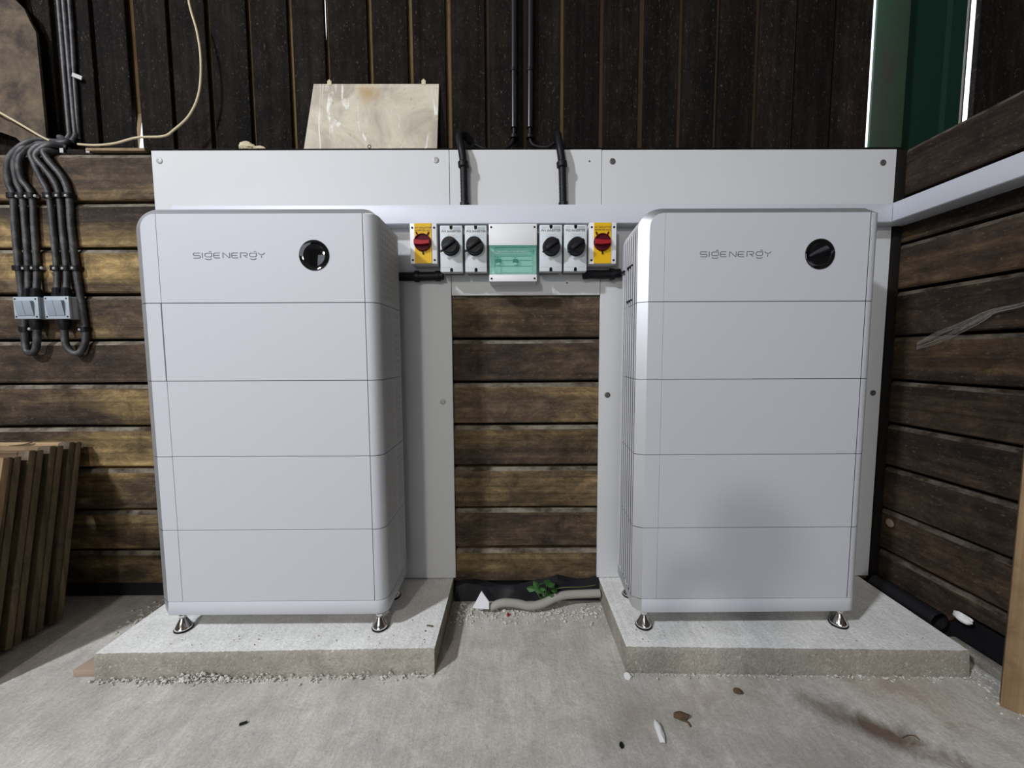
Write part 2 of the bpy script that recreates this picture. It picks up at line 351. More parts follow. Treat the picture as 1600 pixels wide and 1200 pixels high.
# ------------------------------------------------------------------ setting
Y_PLANK, Y_PANEL, Y_BOARD, X_RIGHT = 1.715, 1.700, 1.790, 1.685
SEAMS = [0.065, 0.230, 0.420, 0.615, 0.805, 0.997, 1.190, 1.388, 1.586, 1.780, 1.985]
g = MB(); g.box(-7, 1.752, -9, 1.80, -0.08, 0.0)
struct(g.build('floor', 'floor', recenter=False, smooth=False), 'brushed grey concrete barn floor with a rusty brown stain')
# back wall: dark backing with planks and upper boards as its pieces
g = MB(); g.box(-7, 2.2, 1.768, 1.785, -0.08, 1.99)
wall_back = struct(g.build('wall_back', 'void', recenter=False, smooth=False), 'barn wall of horizontal planks below and black vertical boards above')
def plank_profile(z0, z1, y, th, wob):
    "chamfered upper edge, small lower chamfer; list of (y, z)"
    c = 0.014
    return [(y+0.004, z0), (y, z0+0.006), (y+wob, z1-c-0.004), (y+0.012, z1-0.002), (y+th, z1), (y+th, z0)]
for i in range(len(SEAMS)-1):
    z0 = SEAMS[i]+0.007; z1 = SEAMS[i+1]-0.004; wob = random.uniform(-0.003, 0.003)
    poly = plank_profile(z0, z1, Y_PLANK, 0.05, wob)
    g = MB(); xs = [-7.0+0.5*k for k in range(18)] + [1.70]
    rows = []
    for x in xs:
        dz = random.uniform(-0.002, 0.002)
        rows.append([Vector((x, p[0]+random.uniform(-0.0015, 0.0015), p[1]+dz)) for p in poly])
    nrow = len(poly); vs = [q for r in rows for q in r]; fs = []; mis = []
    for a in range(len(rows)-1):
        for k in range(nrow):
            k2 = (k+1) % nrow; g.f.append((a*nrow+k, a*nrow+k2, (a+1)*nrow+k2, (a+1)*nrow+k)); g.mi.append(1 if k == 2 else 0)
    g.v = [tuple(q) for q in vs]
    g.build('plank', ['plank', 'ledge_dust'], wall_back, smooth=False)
# bottom sole under the planks
g = MB(); g.box(-7, 1.70, 1.735, 1.768, 0.0, 0.066); g.build('sole_plate', 'membrane', wall_back, smooth=False)
# upper vertical boards: (left edge, right edge) front layer, cover strips behind the gaps
SL = [-1.978, -1.810, -1.645, -1.479, -1.309, -1.132, -0.955, -0.795, -0.607, -0.432, -0.266, -0.097, 0.066, 0.230, 0.405, 0.580, 0.753, 0.914, 1.090, 1.257, 1.427, 1.598]
GAP = [0.022, 0.016, 0.034, 0.014, 0.022, 0.022, 0.022, 0.017, 0.022, 0.022, 0.024, 0.018, 0.020, 0.020, 0.022, 0.024, 0.020, 0.018, 0.020, 0.016, 0.016, 0.022]
Z_TOP = 5.5
lefts = [-5.0+0.17*k for k in range(18)]
edges = []; prev = -2.15
for x, w in zip(SL, GAP):
    edges.append((prev, x-w/2)); prev = x+w/2
x = -2.17
while x > -7: edges.append((x-0.15, x)); x -= 0.17
for (a, b) in edges:
    j = random.uniform(-0.004, 0.004); t = random.uniform(-0.0015, 0.0015)
    g = MB(); g.add([(a, Y_BOARD+j, 1.95), (b, Y_BOARD-j, 1.95), (b+t, Y_BOARD-j, Z_TOP), (a+t, Y_BOARD+j, Z_TOP), (a, Y_BOARD+0.018, 1.95), (b, Y_BOARD+0.018, 1.95), (b+t, Y_BOARD+0.018, Z_TOP), (a+t, Y_BOARD+0.018, Z_TOP)],
        [(0, 1, 2, 3), (7, 6, 5, 4), (0, 4, 5, 1), (1, 5, 6, 2), (2, 6, 7, 3), (3, 7, 4, 0)])
    g.build('board', 'board', wall_back, bevel=0.002, seg=1, smooth=False)
def cover(x, z0=1.95, z1=Z_TOP, dx=0.0, w=0.11, tilt=0.0, mat='tan_board'):
    g = MB(); y = Y_BOARD+0.028
    g.add([(x-w/2+dx, y, z0), (x+w/2+dx, y, z0), (x+w/2+dx+tilt, y, z1), (x-w/2+dx+tilt, y, z1), (x-w/2+dx, y+0.02, z0), (x+w/2+dx, y+0.02, z0), (x+w/2+dx+tilt, y+0.02, z1), (x-w/2+dx+tilt, y+0.02, z1)],
        [(0, 1, 2, 3), (7, 6, 5, 4), (0, 4, 5, 1), (1, 5, 6, 2), (2, 6, 7, 3), (3, 7, 4, 0)])
    g.build('cover_board', mat, wall_back, smooth=False)
for i, x in enumerate(SL[:-1]):
    if i == 2:                                             # broken foot leaves a wedge of daylight low down
        g = MB(); g.prism([(x-0.055, 1.95), (x-0.048, 1.95), (x-0.046, 2.03), (x-0.018, 2.20), (x+0.055, 2.21), (x+0.055, Z_TOP), (x-0.055, Z_TOP)], 'y', Y_BOARD+0.028, Y_BOARD+0.048)
        g.build('cover_board', 'tan_board', wall_back, smooth=False)
    elif i == 7:                                           # thin slit of daylight high up
        g = MB(); g.prism([(x-0.05, 1.95), (x+0.07, 1.95), (x+0.07, Z_TOP), (x-0.006, Z_TOP), (x-0.012, 2.55), (x-0.021, 2.33), (x-0.05, 2.32)], 'y', Y_BOARD+0.028, Y_BOARD+0.048)
        g.build('cover_board', 'tan_board', wall_back, smooth=False)
    elif i in (1, 3): cover(x, dx=-0.02)
    else: cover(x, mat='tan_board' if i < 14 and i not in (11, 12) else 'brown_board')
x = -2.17+0.01
while x > -7: cover(x); x -= 0.17
# horizontal rail the boards stand on
g = MB(); g.box(-7, 1.72, 1.742, 1.786, 1.945, 2.012)
struct(g.build('trim_1', 'board', recenter=False, bevel=0.003), 'dark horizontal rail along the top of the planks')

# right wall
g = MB(); g.box(1.738, 1.752, -3.0, 1.785, -0.08, 1.99)
wall_right = struct(g.build('wall_right', 'void', recenter=False, smooth=False), 'dark horizontal plank wall on the right')
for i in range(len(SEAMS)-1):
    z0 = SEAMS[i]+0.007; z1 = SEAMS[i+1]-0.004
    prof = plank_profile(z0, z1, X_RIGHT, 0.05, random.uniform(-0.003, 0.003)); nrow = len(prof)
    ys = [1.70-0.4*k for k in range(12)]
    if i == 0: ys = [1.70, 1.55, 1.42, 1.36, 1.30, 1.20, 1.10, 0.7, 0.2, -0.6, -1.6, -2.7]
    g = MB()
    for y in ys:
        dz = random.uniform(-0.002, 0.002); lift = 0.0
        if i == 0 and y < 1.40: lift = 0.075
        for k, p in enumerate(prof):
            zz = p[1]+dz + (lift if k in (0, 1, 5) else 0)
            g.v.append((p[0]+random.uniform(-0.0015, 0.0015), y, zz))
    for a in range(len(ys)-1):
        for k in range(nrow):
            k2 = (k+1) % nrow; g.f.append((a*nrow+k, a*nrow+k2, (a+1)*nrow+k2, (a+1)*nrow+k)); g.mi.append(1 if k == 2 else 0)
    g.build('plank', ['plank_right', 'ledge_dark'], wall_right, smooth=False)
# near-black strip added for the shade of the gap between the two walls
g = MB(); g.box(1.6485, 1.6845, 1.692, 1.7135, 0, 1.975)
tag(g.build('corner_shade_strip', 'void', bevel=0.004), 'near-black strip standing in for the shade of the corner gap right of the white boards', 'post')
# rest of the barn, out of view
g = MB(); g.box(-7.05, -7, -9, 1.83, 0, Z_TOP); struct(g.build('wall_left', 'farwall', recenter=False, smooth=False))
g = MB(); g.box(-7.05, 4.3, -9.05, 2.1, Z_TOP, Z_TOP+0.05); struct(g.build('ceiling', 'roof', recenter=False, smooth=False))
g = MB(); g.box(4.2, 4.25, -9, 1.83, 0, Z_TOP); struct(g.build('wall_side', 'farwall', recenter=False, smooth=False))
g = MB(); g.box(-7.05, -4.6, -9.05, -9, 0, Z_TOP); g.box(1.0, 4.25, -9.05, -9, 0, Z_TOP); g.box(-4.6, 1.0, -9.05, -9, 4.0, Z_TOP)
struct(g.build('wall_front', 'farwall', recenter=False, smooth=False))
# back wall beyond the right partition: green stanchion, green sheet, a daylight slit and more dark boards
xa, xb = 1.611, 1.756
g = MB(); g.box(xa, xb, 1.795, 1.807, 1.9, Z_TOP); g.box(xb-0.012, xb, 1.807, 1.87, 1.9, Z_TOP)
tag(g.build('steel_stanchion', 'greenpaint', bevel=0.002), 'dirty green painted steel stanchion beside the bright daylight slit', 'stanchion')
xs_ = 2.082
g = MB(); poly = [(xb-0.02, 1.874), (1.80, 1.874), (1.815, 1.86), (1.985, 1.86), (2.0, 1.85), (xs_, 1.85), (xs_, 1.858), (2.003, 1.858), (1.988, 1.868), (1.818, 1.868), (1.803, 1.882), (xb-0.02, 1.882)]
g.prism(poly, 'z', 0.0, Z_TOP)
sheet = tag(g.build('cladding_sheet', 'greensheet', smooth=False), 'dark green cladding sheet beyond the corner with a pale seam', 'cladding')
g = MB(); sx = P(1508, 60, 1.85).x; g.bar((sx, 1.846, 2.0), (sx, 1.846, Z_TOP), 0.005, 0.005, (0, 1, 0)); g.build('seam_strip', 'greyhose', sheet)
x = 2.117
while x < 4.2:
    g = MB(); g.box(x, x+0.168, 1.84, 1.862, 0.0, Z_TOP); g.build('board', 'board', wall_right, smooth=False); x += 0.170
g = MB(); g.box(1.752, 4.25, -9, 1.84, -0.08, 0.0); g.build('far_floor', 'floor', wall_right, smooth=False)

# ------------------------------------------------------------------ white backing boards
def screw(parent, u, v, dark):
    p = P(u, v, Y_PANEL-0.001)
    g = MB(); g.lathe((p.x, Y_PANEL, p.z), (0, -1, 0), [(0.0125, 0), (0.0125, 0.002), (0.0095, 0.0035), (0.006, 0.0035), (0.005, 0.0025), (0.0, 0.0025)], 20)
    g.build('screw', 'darkscrew' if dark else 'zinc', parent)
PT = 1.983
def wboard(x0, x1, z0, z1, label):
    g = MB(); g.box(x0, x1, Y_PANEL, Y_PLANK-0.001, z0, z1)
    return tag(g.build('backing_board', 'panel', bevel=0.001, seg=1), label, 'board', 'white wall boards')
pl = wboard(-1.512, -0.2565, 0.097, PT, 'tall white laminate board on the wall behind the left battery stack')
pc = wboard(-0.2545, 0.3905, 1.376, PT, 'short white laminate board on the wall behind the isolator switches')
pr = wboard(0.3925, 1.645, 0.095, PT-0.002, 'tall white laminate board on the wall behind the right battery stack')
for q in ((249, 251), (681, 250), (692, 628)): screw(pl, *q, False)
for q in ((957, 252), (1380, 254), (949, 617), (1364, 614)): screw(pr, *q, True)
for q in ((921, 252), (886, 442)):
    p = P(*q, Y_PANEL); g = MB(); g.lathe((p.x, Y_PANEL, p.z), (0, -1, 0), [(0.004, 0), (0.004, 0.001), (0.0, 0.001)], 10); g.build('screw', 'darkscrew', pc)

# ------------------------------------------------------------------ trunking
TZ0, TZ1, TY = 1.658, 1.735, 1.637
def trunking(name, boxes, lid, label, seams=()):
    g = MB(); g.box(*boxes); t = tag(g.build(name, 'trunk', bevel=0.0015, seg=2), label, 'trunking', 'white cable trunking')
    l = MB(); l.box(*lid); l.build('lid', 'trunk', t, bevel=0.0015, seg=2); return t
trunking('cable_trunking', (-1.39, 1.586, TY+0.003, Y_PANEL-0.0005, TZ0, TZ1), (-1.39, 1.583, TY, TY+0.0028, TZ0+0.002, TZ1-0.002), 'long white cable trunking across the wall boards above the switches')
trunking('cable_trunking', (1.586, X_RIGHT-0.002, -1.6, Y_PANEL-0.0005, TZ0+0.002, TZ1+0.002), (1.583, 1.5858, -1.6, TY-0.001, TZ0+0.004, TZ1), 'white cable trunking running along the dark right plank wall')

# ------------------------------------------------------------------ concrete pads
def pad(x0, x1, y0l, y0r, y1, zt, label, xb0=None, xb1=None):
    g = MB(); nx, nz = 150, 8; rnd = random.Random(3 if x0 < 0 else 9)
    xb0 = x0 if xb0 is None else xb0; xb1 = x1 if xb1 is None else xb1
    front = []
    for iz in range(nz+1):
        row = []
        for ix in range(nx+1):
            t = ix/nx; x = x0+(x1-x0)*t; y = y0l+(y0r-y0l)*t; z = zt*iz/nz
            a = 0.0022*(1-iz/nz)**4+0.0002
            row.append(Vector((x+(0 if 0 < ix < nx else rnd.uniform(-a, a)), y+rnd.uniform(-a, a)+(0.004 if iz == nz else 0)-0.006*(1-iz/nz), z-(rnd.uniform(0, 0.0025) if iz == nz else 0))))
        front.append(row)
    g.loft(front, 1)
    top = front[-1]; back = [Vector((xb0+(xb1-xb0)*k/nx, y1, zt)) for k in range(nx+1)]
    g.loft([top, back], 0)
    for side, xb in ((0, xb0), (nx, xb1)):
        g.loft([[front[iz][side] for iz in range(nz+1)], [Vector((xb, y1, zt*iz/nz)) for iz in range(nz+1)]], 1)
    g.loft([[Vector((xb0, y1, 0)), Vector((xb1, y1, 0))], [Vector((xb0, y1, zt)), Vector((xb1, y1, zt))]], 1)
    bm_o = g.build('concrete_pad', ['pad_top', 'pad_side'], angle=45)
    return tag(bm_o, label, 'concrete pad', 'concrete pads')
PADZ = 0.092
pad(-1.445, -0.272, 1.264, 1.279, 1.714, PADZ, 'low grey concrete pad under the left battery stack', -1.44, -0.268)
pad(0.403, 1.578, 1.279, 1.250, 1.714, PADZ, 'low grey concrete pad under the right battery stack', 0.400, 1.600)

# ------------------------------------------------------------------ battery storage stacks
YF, DEP = 1.3525, 0.26
LOGO = []
def _logo():
    g_ = [[(470, 240), (370, 240), (352, 256), (352, 287), (370, 303), (455, 303), (470, 287), (470, 240)], [(428, 210), (468, 210)], [(358, 333), (385, 350), (440, 350), (468, 332)]]
    e_ = [[(615, 236), (525, 236), (503, 254), (503, 305), (525, 322), (615, 322)], [(503, 280), (605, 280)]]
    L = [[(268, 236), (165, 236), (150, 248), (150, 268), (163, 280), (255, 280), (268, 292), (268, 310), (255, 322), (150, 322)], [(306, 232), (306, 325)]]
    L += g_ + e_ + [[(668, 325), (668, 240), (680, 238), (772, 320), (784, 318), (784, 232)]]
    L += [[(x+315, y) for x, y in s_] for s_ in e_]
    L += [[(977, 325), (977, 236), (1080, 236), (1097, 248), (1097, 268), (1080, 280), (1030, 280), (1092, 320)]]
    L += [[(x+785, y) for x, y in s_] for s_ in g_]
    L += [[(1288, 234), (1310, 258), (1330, 266), (1365, 266), (1385, 256), (1405, 234)], [(1345, 285), (1345, 325)]]
    return L
LOGO = _logo()
def battery_stack(X0, z0, label, wide_seam):
    root = thing('battery_stack', (X0+0.35, YF+0.13, PADZ), label, 'battery stack', 'white battery stacks')
    XL, XC, XR, RC = -0.055, -0.0875, 0.747, 0.040       # front left edge, chamfer outer edge, right side, right corner radius
    gp = 0.0011
    def W(x, y, z): return Vector((X0+x, YF+y, z))
    def right_profile(y_end=DEP):
        pts = [(0.702+gp, 0.0)]
        for k in range(9):
            a = -PI/2 + (PI/2)*k/8; pts.append((XR-RC+RC*math.cos(a), RC+RC*math.sin(a)))
        pts.append((XR, y_end)); return pts
    fins_y = [0.030]
    nf = 6; GD = 0.0032; prof_y = [(0.021, 0), (0.023, GD), (0.040, GD), (0.0403, 0.0), (0.046, 0.0)]
    for k in range(nf):
        y = 0.047+0.0325*k; prof_y += [(y, GD), (y+0.0235, GD), (y+0.0238, 0.0), (y+0.0315, 0.0)]
    prof_y += [(0.250, 0.0), (DEP, 0.0)]
    def taper(y): return 0.016*max(0, (y-0.03)/(DEP-0.03))
    def module(kind, za, zb, idx):
        zc = zb - (0.0 if kind == 'inverter_module' else 0.0)
        c = MB()
        if kind == 'inverter_module':
            c.box(X0-0.004, X0+0.728, YF+0.006, YF+DEP-0.002, za+0.0005, zb-0.0005); c.box(X0-0.045, X0-0.004, YF+0.006, YF+DEP-0.002, za+0.0005, zb-0.060)
        else: c.box(X0-0.058, X0+0.728, YF+0.006, YF+DEP-0.002, za+0.0005, zb-0.0005)
        part = c.build(kind, 'core', root, smooth=False)
        zlo, zhi = za+gp, zb-gp
        seam = 0.0035 if wide_seam and idx == 3 else 0.0009
        if kind == 'battery_module':
            f = MB(); f.box(X0, X0+0.702-gp*0.6, YF, YF+0.012, zlo, zhi); f.build('front_panel', 'unit', part, bevel=0.0007, seg=1)
            f = MB(); f.box(X0+XL, X0-seam, YF, YF+0.012, zlo, zhi); f.build('edge_strip', 'unit', part, bevel=0.0007, seg=1)
            t = MB(); t.loft([[W(XL, 0.0005, zlo), W(XL, 0.0005, zhi)], [W(XC, 0.021, zlo), W(XC, 0.021, zhi)]]); t.build('trim', 'silver', part, smooth=False)
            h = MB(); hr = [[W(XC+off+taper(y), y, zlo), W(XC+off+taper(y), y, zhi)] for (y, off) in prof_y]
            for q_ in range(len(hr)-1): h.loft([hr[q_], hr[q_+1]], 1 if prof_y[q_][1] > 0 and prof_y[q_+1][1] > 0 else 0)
            h.build('heat_sink', ['fin', 'fin_shade'], part, smooth=False)
            s = MB(); rp = right_profile(); s.loft([[W(x, y, zlo), W(x, y, zhi)] for x, y in rp]); s.loft([[W(XR, DEP, zlo), W(XR, DEP, zhi)], [W(0.4, DEP, zlo), W(0.4, DEP, zhi)]])
            s.build('side_cover', 'unit', part, angle=50)
            v = MB()
            for j in range(9):
                zz = za+0.030+j*0.0255
                for yy in (0.180, 0.203, 0.226): v.box(X0+XR-0.001, X0+XR+0.0012, YF+yy, YF+yy+0.012, zz, zz+0.015)
            for yy in (0.055, 0.075, 0.095, 0.115, 0.135): v.box(X0+XR-0.001, X0+XR+0.0008, YF+yy, YF+yy+0.006, za+0.012, zb-0.012)
            stuff(v.build('vent_ribs', 'vent', part, smooth=False))
        else:
            R0 = 0.050; ztop = zb; arc = []
            inner = [(XL, zlo)]; outer = [(XC, zlo)]
            for k in range(13):
                a = PI - (PI/2)*k/12
                inner.append((XL+R0+R0*math.cos(a), ztop-R0+R0*math.sin(a)))
                Rx, Rz = XL+R0-XC, R0+0.021
                outer.append((XL+R0+Rx*math.cos(a), ztop-R0+Rz*math.sin(a)))
            # front panel with strip cut at the seam x = 0
            f = MB(); strip = [p for p in inner if p[0] < -0.0055] + [(-0.0009, ztop), (-0.0009, zlo)]
            f.prism([(X0+x, z) for x, z in strip], 'y', YF, YF+0.012); f.build('edge_strip', 'unit', part, bevel=0.0006, seg=1)
            f = MB(); f.box(X0, X0+0.702-gp*0.6, YF, YF+0.012, zlo, ztop); f.build('front_panel', 'unit', part, bevel=0.0007, seg=1)
            # silver trim band up the left, over the top and round the right corner
            A = [W(x, 0.0005, z) for x, z in inner]; B = [W(x, 0.021, z) for x, z in outer]
            A.append(W(0.702, 0.0005, ztop)); B.append(W(0.690, 0.021, ztop+0.021))
            rp = right_profile()
            for k, (x, y) in enumerate(rp[1:10]):
                A.append(W(x, y, ztop)); a = -PI/2+(PI/2)*k/8
                B.append(W(0.690+0.030*math.cos(a), 0.051+0.030*math.sin(a), ztop+0.021))
            A.append(W(XR, DEP, ztop)); B.append(W(0.720, DEP, ztop+0.021))
            t = MB(); t.loft([A, B]); t.build('trim', 'silver', part, angle=60)
            h = MB()
            rows = []
            for (y, off) in prof_y:
                row = []
                for k, (x, z) in enumerate(outer):
                    fade = max(0.0, min(1.0, (len(outer)-3-k)/6.0)); o2 = off*fade; tp = taper(y)*(1 if k < 7 else max(0, 1-(k-6)/7))
                    cx, cz = XL+R0, ztop-R0
                    if k == 0: row.append(W(x+off+taper(y), y, z))
                    else:
                        d = Vector((x-cx, z-cz)); d.normalize(); row.append(W(x-d.x*o2+tp, y, z-d.y*o2))
                rows.append(row)
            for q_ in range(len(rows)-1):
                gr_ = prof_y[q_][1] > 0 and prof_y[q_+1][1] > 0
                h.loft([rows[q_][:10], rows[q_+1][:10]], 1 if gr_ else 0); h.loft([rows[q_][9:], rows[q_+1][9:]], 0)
            h.build('heat_sink', ['fin', 'fin_shade'], part, smooth=False)
            tp = MB(); tp.box(X0+XL+R0, X0+0.720, YF+0.052, YF+DEP, ztop+0.004, ztop+0.0208); tp.box(X0+XL+R0, X0+0.690, YF+0.0215, YF+0.052, ztop+0.004, ztop+0.0208); tp.build('lid', 'silver', part, smooth=False)
            s = MB(); s.loft([[W(x, y, zlo), W(x, y, ztop-0.0006)] for x, y in rp]); s.loft([[W(XR, DEP, zlo), W(XR, DEP, ztop)], [W(0.4, DEP, zlo), W(0.4, DEP, ztop)]])
            s.build('side_cover', 'unit', part, angle=50)
            v = MB()
            for j in range(11):
                zz = za+0.022+j*0.0245
                for yk in range(9): v.box(X0+XR-0.001, X0+XR+0.0012, YF+0.050+yk*0.0225, YF+0.061+yk*0.0225, zz, zz+0.016)
            stuff(v.build('vent_ribs', 'vent', part, smooth=False))
            # black handle slots in the fins
            for (zz, ya, yb) in ((zb-0.155, 0.10, 0.165), (za+0.018, 0.10, 0.165), (zb-0.155, 0.205, 0.25)):
                k = MB(); k.box(X0+XC-0.002+taper(0.13), X0+XC+0.012, YF+ya, YF+yb, zz, zz+0.006); k.build('slot', 'black', part)
            # status lamp
            cx, cz = 0.5335, za+0.160
            r = MB(); r.lathe(W(cx, 0.001, cz), (0, -1, 0), [(0.0515, 0), (0.0515, 0.003), (0.049, 0.0045), (0.039, 0.0015), (0.037, 0.0015), (0.037, 0.0)], 48); r.build('display_ring', 'lens', part, angle=25)
            r = MB(); r.lathe(W(cx, 0.001, cz), (0, -1, 0), [(0.0368, 0), (0.0368, 0.0022), (0.030, 0.0032), (0.015, 0.0042), (0.001, 0.0045)], 48); r.build('display_glass', 'lens', part)
            k = 0.245/1260; lg = MB(); lx, lz = 0.1205, za+0.1605
            for st in LOGO:
                pts = [Vector((lx+(p[0]-148)*k, lz-(p[1]-280)*k)) for p in st]; closed = (pts[0]-pts[-1]).length < 1e-6; hw = 0.00125; n_ = len(pts)
                if closed: pts = pts[:-1]; n_ -= 1
                lft, rgt = [], []
                for i_, p in enumerate(pts):
                    d0 = (p-pts[i_-1]).normalized() if (i_ > 0 or closed) else None
                    d1 = (pts[(i_+1) % n_]-p).normalized() if (i_ < n_-1 or closed) else None
                    d0 = d0 or d1; d1 = d1 or d0; n0 = Vector((-d0.y, d0.x)); n1 = Vector((-d1.y, d1.x)); mt = (n0+n1).normalized(); mt = mt*(hw/max(0.35, mt.dot(n0)))
                    lft.append(p+mt); rgt.append(p-mt)
                if closed: lft.append(lft[0]); rgt.append(rgt[0])
                fr = [[W(q.x, -0.0007, q.y) for q in lft], [W(q.x, -0.0007, q.y) for q in rgt]]; bk = [[W(q.x, 0.0004, q.y) for q in lft], [W(q.x, 0.0004, q.y) for q in rgt]]
                lg.loft([bk[0], fr[0], fr[1], bk[1]])
            lg.build('logo_print', 'logo', part, smooth=False)
        return part
    for i in range(4): module('battery_module', z0+0.27*i, z0+0.27*(i+1), i)
    module('inverter_module', z0+1.08, z0+1.38, 4)
    # base
    zb0 = z0-0.052
    b = MB(); rp = right_profile()
    prof = [(XL, 0.0)] + [(x, y) for x, y in rp[1:]] + [(XL, DEP)]
    b.prism([(X0+x, YF+y) for x, y in prof], 'z', zb0, z0-gp); b.build('base', 'unit', root, bevel=0.0012, seg=1, angle=50)
    t = MB(); t.loft([[W(XL, 0.0005, zb0+0.001), W(XL, 0.0005, z0-gp)], [W(XC+0.004, 0.021, zb0+0.010), W(XC, 0.021, z0-gp)], [W(XC+0.014, DEP-0.01, zb0+0.010), W(XC+0.014, DEP-0.01, z0-gp)]])
    t.build('base_trim', 'silver', root, smooth=False)
    for (fx, fy) in ((-0.034, 0.034), (0.706, 0.034), (-0.030, 0.222), (0.700, 0.222)):
        ft = MB(); c = W(fx, fy, PADZ)
        ft.lathe(c, (0, 0, 1), [(0.024, 0.006), (0.0285, 0.0062), (0.0285, 0.011), (0.026, 0.015), (0.013, 0.040), (0.011, 0.046), (0.0, 0.046)], 26)
        fo = ft.build('foot', 'chrome', root)
        s = MB(); s.lathe(c, (0, 0, 1), [(0.0055, 0.040), (0.0055, zb0-PADZ+0.004)], 12); s.lathe(c, (0, 0, 1), [(0.012, 0.050), (0.012, 0.058)], 6); s.build('stem', 'chrome', fo)
        s = MB(); s.lathe(c, (0, 0, 1), [(0.029, 0.0), (0.0305, 0.002), (0.0305, 0.006), (0.028, 0.0065)], 26); s.build('rubber_ring', 'rubber', fo)
    return root
battery_stack(-1.2044, 0.2205, 'tall white battery stack with inverter on top, left one beside the bare wooden planks', True)
battery_stack(0.5332, 0.2185, 'tall white battery stack with inverter on top, right one beside the dark corner', False)

# ------------------------------------------------------------------ isolators and breaker box
YS = 1.610
def grey_isolator(x0, x1, z0, z1, kx, kz, label, writing, group='grey rotary isolators'):
    t = thing('rotary_isolator', ((x0+x1)/2, (YS+Y_PANEL)/2, z0), label, 'isolator', group)
    g = MB(); g.box(x0+0.004, x1-0.004, YS+0.035, Y_PANEL-0.0005, z0+0.004, z1-0.004); g.build('back_box', 'isodark', t, bevel=0.003)
    g = MB(); g.box(x0, x1, YS, YS+0.035, z0, z1); cov = g.build('cover', 'iso', t, bevel=0.003)
    xm = (x0+x1)/2
    for zz, s in ((z1, -1), (z0, 1)):
        n = MB(); n.box(xm-0.006, xm+0.006, YS-0.0008, YS+0.001, zz+s*0.001-0.0005, zz+s*0.010); n.lathe((xm, YS+0.001, zz+s*0.011), (0, -1, 0), [(0.006, 0), (0.006, 0.0018), (0.0, 0.0018)], 14); n.build('screw_slot', 'black', cov)
    p = MB(); p.box(x1-0.036, x1-0.008, YS-0.0006, YS+0.001, z1-0.021, z1-0.007); p.build('badge', 'faintink', cov)
    text_mb(writing, 0.0125, x0+0.006, YS-0.0003, z1-0.028, shear=0.15).build('handwriting', 'ink', cov, smooth=False)
    for (a, b, zz) in ((0.008, 0.030, z1-0.009), (0.008, 0.024, z1-0.0145), (0.030, 0.068, z1-0.0385), (0.025, 0.075, z1-0.046), (0.006, 0.04, z0+0.0185), (0.062, 0.082, z0+0.0185)):
        l = MB(); l.box(x0+a, x0+b, YS-0.0004, YS+0.001, zz-0.0012, zz); l.build('printed_line', 'faintink', cov, smooth=False)
    k = MB(); k.lathe((kx, YS, kz), (0, -1, 0), [(0.036, 0), (0.036, 0.006), (0.0335, 0.009), (0.0325, 0.036), (0.030, 0.040), (0.0, 0.040)], 36)
    kn = k.build('knob', 'black', t)
    h = MB(); d = Vector((math.cos(0.6), 0, math.sin(0.6))); c = Vector((kx, YS-0.045, kz)); h.bar(c-d*0.030, c+d*0.030, 0.014, 0.018, (0, 1, 0)); h.build('grip', 'black', kn, bevel=0.003)
    h = MB(); dd = Vector((-math.cos(0.6), 0, -math.sin(0.6))); h.bar(c+dd*0.026+Vector((0, 0.018, 0)), c+dd*0.045+Vector((0, 0.018, 0)), 0.008, 0.008, (0, 1, 0)); h.build('pointer', 'black', kn, bevel=0.002)
    return t
grey_isolator(-0.285, -0.194, 1.457, 1.643, -0.242, 1.557, 'grey rotary isolator with black knob right beside the left yellow isolator', 'PV1 INVERTER')
grey_isolator(-0.184, -0.095, 1.457, 1.643, -0.143, 1.557, 'grey rotary isolator with black knob touching the left side of the breaker box', 'PV2 INVERTER')
grey_isolator(0.121, 0.213, 1.458, 1.645, 0.168, 1.554, 'grey rotary isolator with black knob touching the right side of the breaker box', 'PV1 INVERTER')
grey_isolator(0.221, 0.314, 1.458, 1.645, 0.269, 1.554, 'grey rotary isolator with black knob just left of the right yellow isolator', 'PV2 INVERTER')
